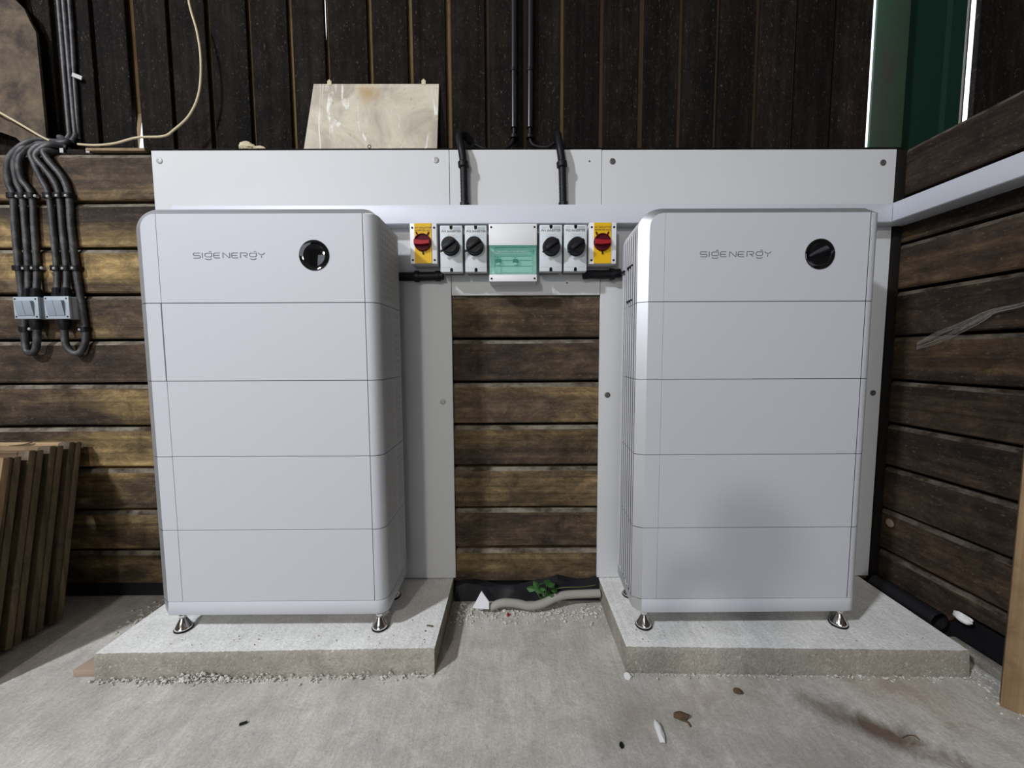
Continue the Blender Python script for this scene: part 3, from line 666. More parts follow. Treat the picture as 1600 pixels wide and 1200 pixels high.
def yellow_isolator(x0, x1, z0, z1, label, w2):
    t = thing('rotary_isolator', ((x0+x1)/2, (YS+Y_PANEL)/2, z0), label, 'isolator', 'yellow and red isolators')
    g = MB(); g.box(x0, x1, YS, Y_PANEL-0.0005, z0, z1); e = g.build('enclosure', 'whitebox', t, bevel=0.002)
    w = (x1-x0); g = MB(); g.box(x0+w*0.17, x1-w*0.19, YS-0.0022, YS+0.001, z0+0.001, z1-0.0005); pl_ = g.build('yellow_plate', 'yellow', t, bevel=0.0008, seg=1)
    for xx in (x0+0.010, x1-0.010):
        for zz in (z0+0.014, z1-0.018):
            s = MB(); s.lathe((xx, YS, zz), (0, -1, 0), [(0.0045, 0), (0.0045, 0.001), (0, 0.001)], 14); s.build('screw_hole', 'black', e)
    text_mb('AC ISOLATOR', 0.0105, x0+w*0.19, YS-0.0025, z1-0.022, shear=0.12).build('handwriting', 'ink', pl_, smooth=False)
    text_mb(w2, 0.0098, x0+w*0.19, YS-0.0025, z1-0.0325, shear=0.12).build('handwriting', 'ink', pl_, smooth=False)
    cx = x0+w*0.475; cz = (z0+z1)/2+0.003
    k = MB(); k.lathe((cx, YS-0.002, cz), (0, -1, 0), [(0.035, 0), (0.035, 0.008), (0.033, 0.012), (0.031, 0.012), (0.030, 0.007), (0.0, 0.007)], 40); kn = k.build('knob', 'reddark', t)
    h = MB(); pts = []; n_ = 14
    for i in range(n_+1):
        x = -0.0315+0.063*i/n_; pts.append((x, 0.0085+0.0025*math.sin(PI*1.2*i/n_+2.2)))
    for i in range(n_, -1, -1):
        x = -0.0315+0.063*i/n_; pts.append((x, -0.0085+0.0025*math.sin(PI*1.2*i/n_+3.2)))
    h.prism([(cx+a, cz-0.002+b) for a, b in pts], 'y', YS-0.026, YS-0.006); h.build('grip', 'red', kn, bevel=0.0015, seg=1)
    l = MB()
    for s in (-1, 1): l.bar((cx+s*0.019, YS-0.003, cz+0.028), (cx+s*0.026, YS-0.003, cz+0.042), 0.006, 0.004, (0, 1, 0))
    l.build('padlock_tab', 'reddark', kn)
    l = MB(); l.bar((cx, YS-0.004, cz-0.032), (cx+0.002, YS-0.004, cz-0.047), 0.006, 0.006, (0, 1, 0)); l.build('padlock_ring', 'black', kn, bevel=0.001)
    return t
yellow_isolator(-0.407, -0.298, 1.491, 1.652, 'yellow and red rotary isolator closest to the left battery stack', 'INVERTER NO1')
yellow_isolator(0.323, 0.434, 1.488, 1.652, 'yellow and red rotary isolator closest to the right battery stack', 'INVERTER NO2')
# breaker box
t = thing('breaker_box', (0.0125, 1.65, 1.417), 'white breaker box with green see-through window between the isolators', 'breaker box')
x0, x1, z0, z1 = -0.086, 0.110, 1.417, 1.648; zw0, zw1 = 1.446, 1.562; YB = YS-0.004
g = MB(); g.box(x0, x1, YB+0.03, Y_PANEL-0.0005, z0, z1); g.build('back_box', 'whitebox', t, bevel=0.004)
g = MB(); g.box(x0, x1, YB, YB+0.029, zw1, z1); top_ = g.build('cover', 'whitebox', t, bevel=0.003)
g = MB(); g.box(x0, x1, YB, YB+0.029, z0, zw0); bot_ = g.build('cover', 'whitebox', t, bevel=0.003)
for par, zz in ((top_, z1-0.014), (bot_, z0+0.012)):
    for xx in (x0+0.010, x1-0.010):
        s = MB(); s.lathe((xx, YB, zz), (0, -1, 0), [(0.0042, 0), (0.0042, 0.001), (0, 0.001)], 14); s.build('screw_hole', 'black', par)
g = MB(); g.box(x0+0.004, x1-0.004, YB+0.024, YB+0.0295, zw0, zw1); br = g.build('breaker_row', 'mcb', t)
for zz in (0.037, 0.060, 0.078):
    s = MB(); s.box(x0+0.02, x1-0.02, YB+0.022, YB+0.025, zw0+zz, zw0+zz+0.0026); s.build('breaker_edge', 'isodark', br)
for xx in (x0+0.038, x0+0.108):
    s = MB(); s.box(xx-0.011, xx+0.011, YB+0.010, YB+0.025, zw0+0.051, zw0+0.064); s.build('breaker_lever', 'black', br, bevel=0.002)
    s = MB(); s.box(xx-0.007, xx+0.007, YB+0.015, YB+0.025, zw0+0.042, zw0+0.053); s.build('breaker_lever_base', 'iso', br)
    s = MB(); s.box(xx-0.005, xx+0.004, YB+0.0235, YB+0.025, zw0+0.071, zw0+0.0735); s.build('breaker_print', 'ink', br)
s = MB(); s.box(x0+0.024, x1-0.022, YB+0.021, YB+0.024, zw0+0.087, zw0+0.107); strip = s.build('label_strip', 'iso', t)
text_mb('AC ISOLATOR PV AC SUB BRD', 0.0118, x0+0.025, YB+0.0205, zw0+0.093).build('handwriting', 'ink', strip, smooth=False)
g = MB(); g.box(x0+0.001, x1-0.001, YB-0.001, YB+0.002, zw0+0.001, zw1-0.001); win = g.build('window_flap', 'window', t, bevel=0.001, seg=1)
g = MB(); a, b, c, d = x0+0.022, x1-0.018, zw0+0.006, zw1-0.006
for (p, q) in (((a, c), (b, c)), ((b, c), (b, d)), ((b, d), (a, d)), ((a, d), (a, c))): g.bar((p[0], YB-0.002, p[1]), (q[0], YB-0.002, q[1]), 0.003, 0.003, (0, 1, 0))
g.build('window_rim', 'windowrim', win, smooth=False)

# black cable sleeves running from the switches to each stack
def sleeve(pts, r, collars, label, name='cable_sleeve', group='black cable sleeves'):
    path = smooth_path(pts, 5); c = path[0]
    t = thing(name, tuple(path[0]), label, 'cable', group)
    MB().tube(path, r, 14).build('sleeve_tube', 'black', t)
    for (p, q, rr) in collars: MB().tube([p, q], rr, 14).build('collar', 'black', t)
    return t
sleeve([(-0.49, 1.672, 1.452), (-0.40, 1.672, 1.452), (-0.32, 1.670, 1.453), (-0.284, 1.668, 1.455)], 0.0185, [((-0.405, 1.672, 1.452), (-0.388, 1.672, 1.452), 0.024), ((-0.316, 1.67, 1.453), (-0.298, 1.668, 1.453), 0.022)], 'black cable sleeve entering the left battery stack below the yellow isolator')
sleeve([(0.312, 1.668, 1.455), (0.35, 1.672, 1.458), (0.40, 1.672, 1.457), (0.47, 1.668, 1.462)], 0.0185, [((0.425, 1.672, 1.457), (0.443, 1.671, 1.458), 0.024)], 'black cable sleeve entering the right battery stack below the yellow isolator')

# ------------------------------------------------------------------ flexible conduits over the trunking
def conduit(u0, sgn, upx, label, label2):
    base = P(u0, 318, 1.668)
    pts = [(base.x, 1.668, TZ1), P(u0-1, 285, 1.668), P(u0-2, 255, 1.664), P(u0-5, 232, 1.664), P(u0-8+0*sgn, 214, 1.690), P(u0-5+4*sgn, 211, 1.722), P(u0+10*sgn, 222, 1.752)]
    path = smooth_path(pts, 14)
    rs = [0.0150 + (0.0012 if (i % 2) else 0) for i in range(len(path))]
    t = thing('flexible_conduit', (base.x, 1.668, TZ1), label, 'conduit', 'black flexible conduits')
    MB().tube(path, rs, 14).build('hose', 'black', t, angle=80)
    c0 = P(u0-1.6, 262, 1.665); c1 = P(u0-2.6, 252, 1.664)
    MB().tube([c0, c0*0.85+c1*0.15, c0*0.15+c1*0.85, c1], [0.0185, 0.022, 0.022, 0.0185], 16).build('coupling', 'black', t)
    MB().tube([(base.x, 1.668, TZ1+0.0005), (base.x, 1.668, TZ1+0.018), (base.x, 1.668, TZ1+0.021)], [0.020, 0.020, 0.017], 10).build('gland', 'black', t)
    return t
conduit(726, 1, 803, 'black flexible conduit rising from the trunking, left one of the pair', '')
conduit(880, -1, 828, 'black flexible conduit rising from the trunking, right one of the pair', '')
def vpipe(u_top, u_bot, tail, label):
    pts = [P(u_bot, 0, 1.772)+Vector((0, 0, 0.8))] + [P(u_top, 0, 1.772), P((u_top+u_bot)/2, 110, 1.772), P(u_bot, 200, 1.772)] + [P(*q) for q in tail]
    pts[0].x = pts[1].x
    path = smooth_path(pts, 6)
    t = thing('conduit_pipe', tuple(pts[-2]), label, 'conduit', 'black vertical conduit pipes')
    MB().tube(path[:19], 0.0135, 14).build('pipe', 'glossblack', t)
    MB().tube(path[18:], 0.0075, 10).build('cable_tail', 'black', t)
    for v in (110, 214):
        p = P(u_bot if v > 150 else (u_top+u_bot)/2, v, 1.772); MB().tube([p+Vector((0, 0, -0.006)), p+Vector((0, 0, 0.006))], 0.0165, 14).build('coupler', 'black', t)
    return t
vpipe(803, 803, [(802, 216, 1.772), (797, 227, 1.765), (785, 233, 1.76), (765, 236, 1.755), (742, 226, 1.752)], 'glossy black vertical conduit pipe on the boards, left one of the close pair')
vpipe(829, 828, [(828, 216, 1.772), (832, 226, 1.765), (843, 230, 1.76), (856, 230, 1.755), (868, 222, 1.752)], 'glossy black vertical conduit pipe on the boards, right one of the close pair')

# ------------------------------------------------------------------ leaning board on the ledge
a = P(490, 131, 1.783); b = P(686, 131, 1.783); c = P(683, 236, 1.745); d = P(474, 236, 1.745)
nrm = (b-a).cross(d-a).normalized(); nrm = nrm if nrm.y > 0 else -nrm
g = MB(); vs = [a, b, c, d]; vs += [p+nrm*0.008 for p in vs]
g.add(vs, [(0, 1, 2, 3), (7, 6, 5, 4), (0, 4, 5, 1), (1, 5, 6, 2), (2, 6, 7, 3), (3, 7, 4, 0)])
t = tag(g.build('leaning_board', 'plyboard', bevel=0.001, seg=1), 'stained cream board leaning on the ledge above the left white board', 'board')
for (u, v) in ((515, 130), (662, 129)):
    p = P(u, v, 1.784); h = MB(); h.box(p.x-0.009, p.x+0.009, p.y-0.003, p.y+0.009, p.z-0.010, p.z+0.008); h.box(p.x-0.004, p.x+0.004, p.y-0.003, p.y+0.007, p.z+0.008, p.z+0.013); h.build('lug', 'stone', t)
p = P(577, 229, 1.7475); h = MB(); h.lathe(p, (0, -1, 0.15), [(0.009, -0.001), (0.009, 0.001), (0.005, 0.001), (0.004, -0.0005)], 16); h.build('rivet_hole', 'darkscrew', t)

# lump of rubble on the ledge
def lump(name, center, dims, mat, label, cat, seed=1, parent=None, group=None):
    rnd = random.Random(seed); bm = bmesh.new(); bmesh.ops.create_icosphere(bm, subdivisions=3, radius=1)
    from mathutils import noise as mn
    for v in bm.verts:
        q = v.co.copy(); k = 1+0.35*mn.noise(q*1.6+Vector((seed*3.1, 0, 0)))+0.12*mn.noise(q*5+Vector((0, seed, 0)))
        v.co = Vector((q.x*dims[0]*k, q.y*dims[1]*k, max(q.z, -0.75)*dims[2]*k))
    g = MB(); g.add([Vector(center)+v.co for v in bm.verts], [tuple(v.index for v in f.verts) for f in bm.faces]); bm.free()
    return tag(g.build(name, mat), label, cat, group)
p = P(385, 226, 1.755); lump('rubble_lump', (p.x, p.y, 2.028), (0.036, 0.016, 0.018), 'stone', 'cream lump of rubble on the ledge left of the leaning board', 'rubble', 4)
p = P(404, 229, 1.755); lump('rubble_flake', (p.x, p.y, 2.020), (0.026, 0.010, 0.009), 'stone', 'small cream flake beside the lump of rubble on the ledge', 'rubble', 8)

# ------------------------------------------------------------------ cables, switches on the left planks
def cable(pts, r, label, extra=None, name='power_cable', group='black cables on the left planks', mat='cable'):
    path = smooth_path([P(*q) if len(q) == 3 else Vector(q[:3]) for q in pts], 7)
    g = MB(); g.tube(path, r, 12)
    return tag(g.build(name, mat), label, 'cable', group)
YC = 1.700
RC_ = 0.0125
# risers from the ledge up the vertical boards
def riser(u0, u1, r, y, label, bend=None):
    top = P(u0, 0, y); pts = [top+Vector((-(P(u1, 200, y).x-top.x)*0.3, 0, 0.85)), top, P(u0*0.45+u1*0.55, 110, y), P(u1, 198, y)] + [P(*q) for q in (bend or [])]
    g = MB(); g.tube(smooth_path(pts, 7), r, 12); return tag(g.build('power_cable', 'cable', smooth=True), label, 'cable', 'black cables on the left planks')
cable_specs = [
 ([(94, 215, 1.772), (101, 219, 1.762), (88, 222, 1.745), (62, 219, 1.72), (38, 226, 1.695), (17, 245, 1.688), (12, 266, 1.690), (15, 290, 1.697), (21, 306, YC), (24, 360, YC), (30, 419, YC), (35, 462, YC+0.002), (38, 500, YC+0.002), (39, 530, YC), (42, 548, YC-0.006), (49, 552, YC-0.012), (56, 545, YC-0.016), (58, 525, YC-0.018), (58, 503, YC-0.018)], 'outermost left black cable, ending in a loop under the left grey switch'),
 ([(108, 217, 1.772), (104, 222, 1.752), (80, 225, 1.735), (52, 225, 1.71), (32, 236, 1.69), (23, 256, 1.690), (27, 285, 1.697), (35, 306, YC), (40, 360, YC), (44, 419, YC), (44, 455, YC-0.010)], 'black cable second from the left, dropping into the left grey switch'),
 ([(88, 224, 1.745), (66, 224, 1.725), (42, 232, 1.70), (30, 252, 1.690), (34, 280, 1.696), (50, 306, YC), (54, 360, YC), (58, 419, YC), (57, 455, YC-0.010)], 'black cable third from the left, dropping into the left grey switch'),
 ([(104, 231, 1.745), (85, 225, 1.725), (62, 228, 1.70), (49, 240, 1.690), (54, 256, 1.690), (66, 282, 1.697), (77, 306, YC), (83, 360, YC), (89, 419, YC), (90, 455, YC-0.010)], 'black cable fourth from the left, dropping into the right grey switch'),
 ([(96, 228, 1.735), (74, 228, 1.705), (56, 244, 1.689), (72, 266, 1.692), (84, 282, 1.697), (93, 306, YC), (98, 360, YC), (104, 419, YC), (104, 455, YC-0.010)], 'black cable fifth from the left, dropping into the right grey switch'),
 ([(92, 239, 1.74), (77, 236, 1.706), (69, 238, 1.694), (77, 252, 1.692), (98, 278, 1.697), (108, 306, YC), (111, 350, YC), (119, 419, YC), (127, 470, YC), (133, 512, YC), (133, 535, YC-0.004), (124, 551, YC-0.010), (112, 550, YC-0.016), (103, 538, YC-0.018), (101, 520, YC-0.018), (101, 503, YC-0.018)], 'thick black cable furthest right on the left planks, looping up into the right grey switch'),
]
for pts, lab in cable_specs: cable(pts, RC_ if 'loop' in lab else 0.0115, lab)
riser(92, 108, 0.0095, 1.776, 'black cable running up the vertical boards, left one of three', [(109, 210, 1.772), (104, 219, 1.765)])
riser(100, 117, 0.0095, 1.774, 'black cable running up the vertical boards, middle one of three', [(118, 211, 1.770), (112, 221, 1.757)])
riser(109, 122, 0.0085, 1.780, 'black cable running up the vertical boards, right one of three', [(124, 218, 1.780)])
# galvanised strap on the risers
p = P(116, 117, 1.766); g = MB(); g.bar(p+Vector((-0.010, 0.0, 0.002)), p+Vector((0.020, 0.012, -0.006)), 0.003, 0.018, (0, 0, 1)); tag(g.build('cable_strap', 'zinc', bevel=0.001, seg=1), 'small metal strap holding the cables on the vertical boards', 'strap')
# saddles
def saddle(v, us, label, dots):
    a = P(us[0]-7, v, YC-0.010); b = P(us[-1]+7, v+1, YC-0.010)
    t = thing('cable_saddle', tuple((a+b)/2), label, 'cable clip', 'black cable saddles')
    for k, u in enumerate(us):
        c = P(u, v+0.6, YC); g = MB()
        arc = [(c.x+0.019*math.cos(PI*j/8), YC-0.006-0.013*math.sin(PI*j/8)) for j in range(9)]
        inn = [(c.x+0.0145*math.cos(PI*j/8), YC-0.004-0.010*math.sin(PI*j/8)) for j in range(8, -1, -1)]
        g.prism([(c.x-0.019, Y_PLANK-0.001), (c.x+0.019, Y_PLANK-0.001)] + arc, 'z', c.z-0.010, c.z+0.010)
        cl = g.build('clip', 'black', t)
    for (u, dv) in dots:
        q = P(u, v+dv, YC-0.02); MB().lathe((q.x, YC-0.017, q.z), (0, -1, 0), [(0.0062, -0.012), (0.0062, 0.001), (0.004, 0.0028), (0, 0.003)], 12).build('clip_screw', 'zinc', t)
saddle(306, (21, 35.5, 50), 'upper black cable saddle on the left group of cables', ((24, 0), (38, 0), (53, -0.5)))
saddle(306, (77, 93, 108), 'upper black cable saddle on the right group of cables', ((72.5, 0), (86.5, -1), (101, -1)))
saddle(419, (30, 44, 58), 'lower black cable saddle on the left group of cables', ((34, 0), (48, -0.5), (63, -0.5)))
saddle(419, (89, 104, 119), 'lower black cable saddle on the right group of cables', ((82.5, 0), (96, 0), (111.5, -0.5)))
saddle(514, (40,), 'single black cable saddle below the left grey switch', ((44, 0),))
saddle(514, (132,), 'single black cable saddle below the right grey switch', ((123, 1),))
# weatherproof switches
def wswitch(u0, u1, v0, v1, glands_top, gland_bot, label):
    YW = 1.655; a = P(u0, v1, YW); b = P(u1, v0, YW)
    t = thing('weatherproof_switch', ((a.x+b.x)/2, 1.685, a.z), label, 'switch', 'grey weatherproof switches')
    g = MB(); g.box(a.x, b.x, YW+0.012, Y_PLANK-0.0006, a.z, b.z); g.build('back_box', 'greybox', t, bevel=0.005)
    g = MB(); g.box(a.x-0.001, b.x+0.001, YW, YW+0.013, a.z-0.001, b.z+0.001); f = g.build('faceplate', 'greybox', t, bevel=0.003)
    w = b.x-a.x; h = b.z-a.z
    for s in (0, 1):
        xa = a.x+w*0.15+s*w*0.345; xb = xa+w*0.335; g = MB()
        g.add([(xa, YW, a.z+h*0.13), (xb, YW, a.z+h*0.13), (xb, YW, b.z-h*0.17), (xa, YW, b.z-h*0.17), (xa, YW-0.003, a.z+h*0.14), (xb, YW-0.003, a.z+h*0.14), (xb, YW-0.013, b.z-h*0.19), (xa, YW-0.013, b.z-h*0.19)],
            [(0, 1, 5, 4), (1, 2, 6, 5), (2, 3, 7, 6), (3, 0, 4, 7), (4, 5, 6, 7), (3, 2, 1, 0)])
        g.build('rocker', 'greyrock', t, bevel=0.0015, seg=2)
    for xx in (a.x+w*0.08, b.x-w*0.08):
        for zz in (a.z+h*0.09, b.z-h*0.09): MB().lathe((xx, YW, zz), (0, -1, 0), [(0.0035, -0.001), (0.0035, 0.0008), (0, 0.0008)], 10).build('screw', 'black', f)
    for u in glands_top:
        c = P(u, v0-8, 1.690); MB().tube([(c.x, 1.690, b.z+0.002), (c.x, 1.690, b.z+0.020), (c.x, 1.690, b.z+0.0205), (c.x, 1.690, b.z+0.036), (c.x, 1.690, b.z+0.042)], [0.020, 0.020, 0.017, 0.017, 0.013], 12).build('gland', 'black', t, angle=30)
    c = P(gland_bot, v1+8, 1.682); MB().tube([(c.x, 1.682, a.z-0.002), (c.x, 1.682, a.z-0.02), (c.x, 1.682, a.z-0.036), (c.x, 1.682, a.z-0.046)], [0.021, 0.021, 0.018, 0.013], 12).build('gland', 'black', t, angle=30)
wswitch(23, 58, 464, 498, (44, 57), 57, 'grey two-rocker weatherproof switch, left one of the pair on the planks')
wswitch(71, 106, 463, 498, (90, 104), 101, 'grey two-rocker weatherproof switch, right one of the pair on the planks')

# cream cord: hangs from above, along the ledge; a second piece goes up to the left
path = smooth_path([P(294, -60, 1.75), P(295, 0, 1.74), P(308, 50, 1.735), P(314, 95, 1.73), P(311, 145, 1.725), P(296, 180, 1.72), P(272, 203, 1.715), P(255, 213, 1.712), P(215, 215, 1.710), P(180, 224, 1.715), P(150, 227, 1.720), P(122, 225.5, 1.728)], 8)
tag(MB().tube(path, 0.0046, 8).build('cord', 'cord'), 'thin cream cord looping down from above onto the ledge', 'cord')
path = smooth_path([P(-330, -120, 1.72), P(-160, 72, 1.71), P(-30, 160, 1.70), P(0, 176, 1.70), P(35, 196, 1.705), P(62, 212, 1.71), P(78, 220, 1.715)], 8)
tag(MB().tube(path, 0.0042, 8).build('cord', 'cord'), 'short cream cord slanting up to the left edge over the brown sheet', 'cord')
# strips and brackets on the ledge
a = P(140, 236, 1.735); b = P(231, 236, 1.735); g = MB(); g.bar(a, b, 0.030, 0.012, (0, 0, 1)); tag(g.build('ledge_batten', 'rail_wood', bevel=0.002), 'thin wooden batten lying on the ledge left of the white board', 'batten')
for u, lab in ((97, 'small galvanised bracket on the ledge among the cables'), (138, 'small galvanised bracket at the end of the ledge batten')):
    c = P(u, 236, 1.725); g = MB(); g.box(c.x-0.008, c.x+0.008, c.y-0.003, c.y, c.z-0.008, c.z+0.011); g.box(c.x-0.008, c.x+0.008, c.y, c.y+0.02, c.z-0.008, c.z-0.005); tag(g.build('bracket', 'zinc', bevel=0.0007, seg=1), lab, 'bracket')

# brown sheet at the top left
prof = [P(-60, -60, 1.745), P(10, -60, 1.745), P(24, 0, 1.745), P(38, 14, 1.745), P(46, 32, 1.745), P(56, 50, 1.745), P(60, 90, 1.742), P(66, 150, 1.738), P(73, 222, 1.734), P(40, 229, 1.732), P(25, 215, 1.731), P(0, 206, 1.730), P(-60, 195, 1.73)]
g = MB(); n_ = len(prof); vs = prof + [p+Vector((0, 0.010, 0)) for p in prof]
g.add(vs, [tuple(range(n_)), tuple(reversed(range(n_, 2*n_)))] + [(i, (i+1) % n_, n_+(i+1) % n_, n_+i) for i in range(n_)])
tag(g.build('brown_sheet', 'brownsheet', smooth=False), 'mottled brown sheet with a torn corner leaning above the cables', 'sheet')

# ------------------------------------------------------------------ wooden frames leaning bottom left
def frame(i, label):
    yb = 1.560-0.070*i; yt = yb+0.130; zt = 0.745+random.uniform(-0.006, 0.006)-0.004*i; xr = -1.895-random.uniform(0, 0.006); xl = xr-1.15
    t = thing('wooden_rack', ((xl+xr)/2, yb, 0), label, 'rack', 'leaning wooden racks')
    ln = Vector((0, yt-yb, zt)).normalized(); nn = Vector((0, ln.z, -ln.y))
    for s in (0, 1):
        off = nn*(-0.014-0.026*s)
        for x in (xr-0.022, xl+0.022):
            g = MB(); p0 = Vector((x, yb, 0.012))+off; p1 = Vector((x+0.001, yt, zt))+off
            g.bar(p0, p1, 0.044, 0.0235, (0, -1, 0)); g.build('stile', 'shaded_frame_wood', t, bevel=0.004, seg=2)
        g = MB(); p = Vector((0, yt, zt-0.022))+off*1.0 - ln*0.0
        g.bar((xl+0.045, p.y-0.002, p.z), (xr-0.045, p.y-0.002, p.z), 0.0225, 0.040, (0, 0, 1)); g.build('rail', 'rail_wood', t, bevel=0.003, seg=1)
        q = Vector((0, yb, 0.04))+off; g = MB(); g.bar((xl+0.045, q.y, q.z), (xr-0.045, q.y, q.z), 0.0225, 0.040, (0, 0, 1)); g.build('rail', 'rail_wood', t, bevel=0.003, seg=1)
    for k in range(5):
        x = xl+0.18+0.19*k; g = MB(); g.bar(Vector((x, yb, 0.05))+nn*(-0.030), Vector((x, yt, zt-0.04))+nn*(-0.030), 0.09, 0.006, (0, -1, 0)); g.build('slat', 'shaded_frame_wood', t)
frame(0, 'slatted wooden rack leaning in the bottom left stack, closest to the wall')
frame(1, 'slatted wooden rack leaning in the bottom left stack, second from the wall')
frame(2, 'slatted wooden rack leaning in the bottom left stack, third from the wall')
frame(3, 'slatted wooden rack leaning in the bottom left stack, fourth from the wall, nearest the camera')
a = P(13, 712, 1.33); g = MB(); g.bar((a.x-0.28, 1.33, a.z), (a.x-0.30, 1.20, 0.01), 0.55, 0.02, (0, -1, 0)); tag(g.build('plank_offcut', 'post_wood', bevel=0.002), 'pale wooden board leaning in front of the slatted racks at the left edge', 'board')

# black twig hook lying on the rails of the frames
path = smooth_path([P(15, 697, 1.63), P(26, 696, 1.63), P(40, 694, 1.63), P(47, 692, 1.63), P(50, 690.5, 1.63)], 4)
tag(MB().tube(path, [0.003]*(len(path)-1)+[0.001], 6).build('twig', 'brown'), 'short dark twig lying on top of the leaning racks', 'twig')

# ------------------------------------------------------------------ things on the right
d = Vector((0.64, -0.77, 0)); nrm = Vector((0.77, 0.64, 0)); a = Vector((1.545, 1.135, 0)); w_ = 0.10
g = MB(); b4 = [a, a+d*w_, a+d*w_+nrm*0.045, a+nrm*0.045]; g.add(b4+[p+Vector((0, 0, 1.45)) for p in b4], [(3, 2, 1, 0), (4, 5, 6, 7), (0, 1, 5, 4), (1, 2, 6, 5), (2, 3, 7, 6), (3, 0, 4, 7)])
tag(g.build('wooden_post', 'post_wood', bevel=0.002), 'smooth light brown wooden post standing at the right edge', 'post')
# black pipe behind the right pad
g = MB(); c0 = P(1449, 958, 1.42); ax = Vector((-0.02, 1, 0.02)); n_ = 22; prof = []
cpos = Vector((1.642, 1.40, 0.088))
path = [cpos+ax*(0.012*k) for k in range(22)]; rs = [0.034+(0.0025 if k % 2 else 0) for k in range(22)]
g.tube(path, rs, 22, closed_caps=False); g.tube([path[0]+ax*0.0005, path[-1]], 0.0315, 22, closed_caps=False)
tag(g.build('drain_pipe', 'membrane', angle=60, fix=False), 'black corrugated pipe end lying between right pad and plank wall', 'pipe')
lump('foam_lump', (1.668, 1.348, 0.140), (0.014, 0.030, 0.016), 'foam', 'white foam lump stuck at the foot of the right plank wall', 'foam', 5)
g = MB(); g.box(1.706, 1.737, 0.4, 1.70, 0.0, 0.13); tag(g.build('damp_membrane', 'membrane', smooth=False), 'black membrane showing below the broken right bottom plank', 'membrane')
g = MB(); g.box(1.66, 1.70, 0.5, 1.395, 0.0, 0.035); tag(g.build('kerb_strip', 'pad_side', bevel=0.006), 'grey concrete kerb at the foot of the right plank wall', 'kerb')

# cobweb on the right wall
g = MB(); rnd = random.Random(5)
A_ = [P(1432, 539, 1.62), P(1480, 524, 1.50), P(1530, 503, 1.39), P(1560, 488, 1.33), P(1640, 470, 1.20)]
for q in A_: q.x = X_RIGHT-0.012
ctr = [X_RIGHT-0.012]
def onX(u, v, X):
    dd = cF + cR*((u-800)/F_PX) + cD*((v-600)/F_PX); dd = dd*(X/dd.x); return Vector((dd.x, dd.y, dd.z+CAM_H))
key = [(1432, 541, 4), (1465, 527, 9), (1500, 513, 9), (1535, 496, 8), (1556, 486, 4), (1590, 478, 3), (1660, 455, 4)]
for sidx in range(34):
    pts = []; o0 = rnd.uniform(-1, 1); o1 = rnd.uniform(-1, 1)
    for k, (u, v, wd) in enumerate(key):
        t = k/(len(key)-1); off = (o0*(1-t)+o1*t)*wd*1.25+rnd.uniform(-1.2, 1.2)
        pts.append(onX(u, v+off, X_RIGHT-0.010-rnd.uniform(0, 0.008)))
    s0 = rnd.choice((0, 0, 0, 1)); e0 = rnd.choice((len(key), len(key), 5, 6))
    g.tube(smooth_path(pts[s0:e0], 4), rnd.uniform(0.0002, 0.0005), 3, closed_caps=False)
o = stuff(g.build('cobweb', 'web', smooth=False)); o['label'] = 'dusty grey cobweb strands across the right plank wall'; o['category'] = 'cobweb'

# knot disc on the right wall
p = onX(1390.5, 817, X_RIGHT-0.001); MB().lathe((X_RIGHT+0.004, p.y, p.z), (-1, 0, 0), [(0.018, -0.004), (0.018, 0.006), (0.012, 0.008), (0.0, 0.008)], 14).build('plank_knot', 'block', wall_right)

# ------------------------------------------------------------------ between the pads
g = MB(); pts = []
for k in range(15):
    x = -0.26+0.66*k/14; pts.append((x, 1.690+0.012*math.sin(k*1.7), 0.058+0.016*math.sin(k*0.9)+(0.03 if k > 9 else 0)))
top = [Vector(p) for p in pts]; bot = [Vector((p.x, 1.674, 0.001)) for p in top]; bk = [Vector((p.x, 1.712, p.z+0.01)) for p in top]
g.loft([bot, top, bk]); tag(g.build('damp_membrane', 'membrane'), 'crumpled black membrane at the foot of the bare planks between the pads', 'membrane')
path = smooth_path([P(767, 949, 1.60), P(785, 942, 1.60), P(808, 943, 1.60), P(828, 947, 1.595), P(848, 943, 1.60), P(868, 934, 1.615), P(890, 929, 1.63), P(937, 927, 1.64)], 7)
for q in path: q.z = max(q.z, 0.019)
tag(MB().tube(path, 0.0175, 12).build('hose', 'greyhose'), 'dusty grey hose lying on the floor between the pads', 'hose')
g = MB(); a = P(738, 950, 1.575); b = P(764, 952, 1.575); c = P(764, 941, 1.585); d = P(752, 924, 1.60)
vs = [a, b, c, d]; vs += [q+Vector((0.001, 0.003, 0.001)) for q in vs]; g.add(vs, [(0, 1, 2, 3), (7, 6, 5, 4), (0, 4, 5, 1), (1, 5, 6, 2), (2, 6, 7, 3), (3, 7, 4, 0)])
for k in range(len(g.v)): g.v[k] = (g.v[k][0], g.v[k][1], max(g.v[k][2], 0.002))
tag(g.build('plastic_scrap', 'plastic_scrap', smooth=False), 'pointed pale plastic scrap on the floor beside the left pad', 'scrap')
p = P(794, 957, 1.575); lump('red_cap', (p.x, 1.575, 0.006), (0.007, 0.006, 0.006), 'red', 'tiny red cap on the floor in front of the grey hose', 'cap', 2)
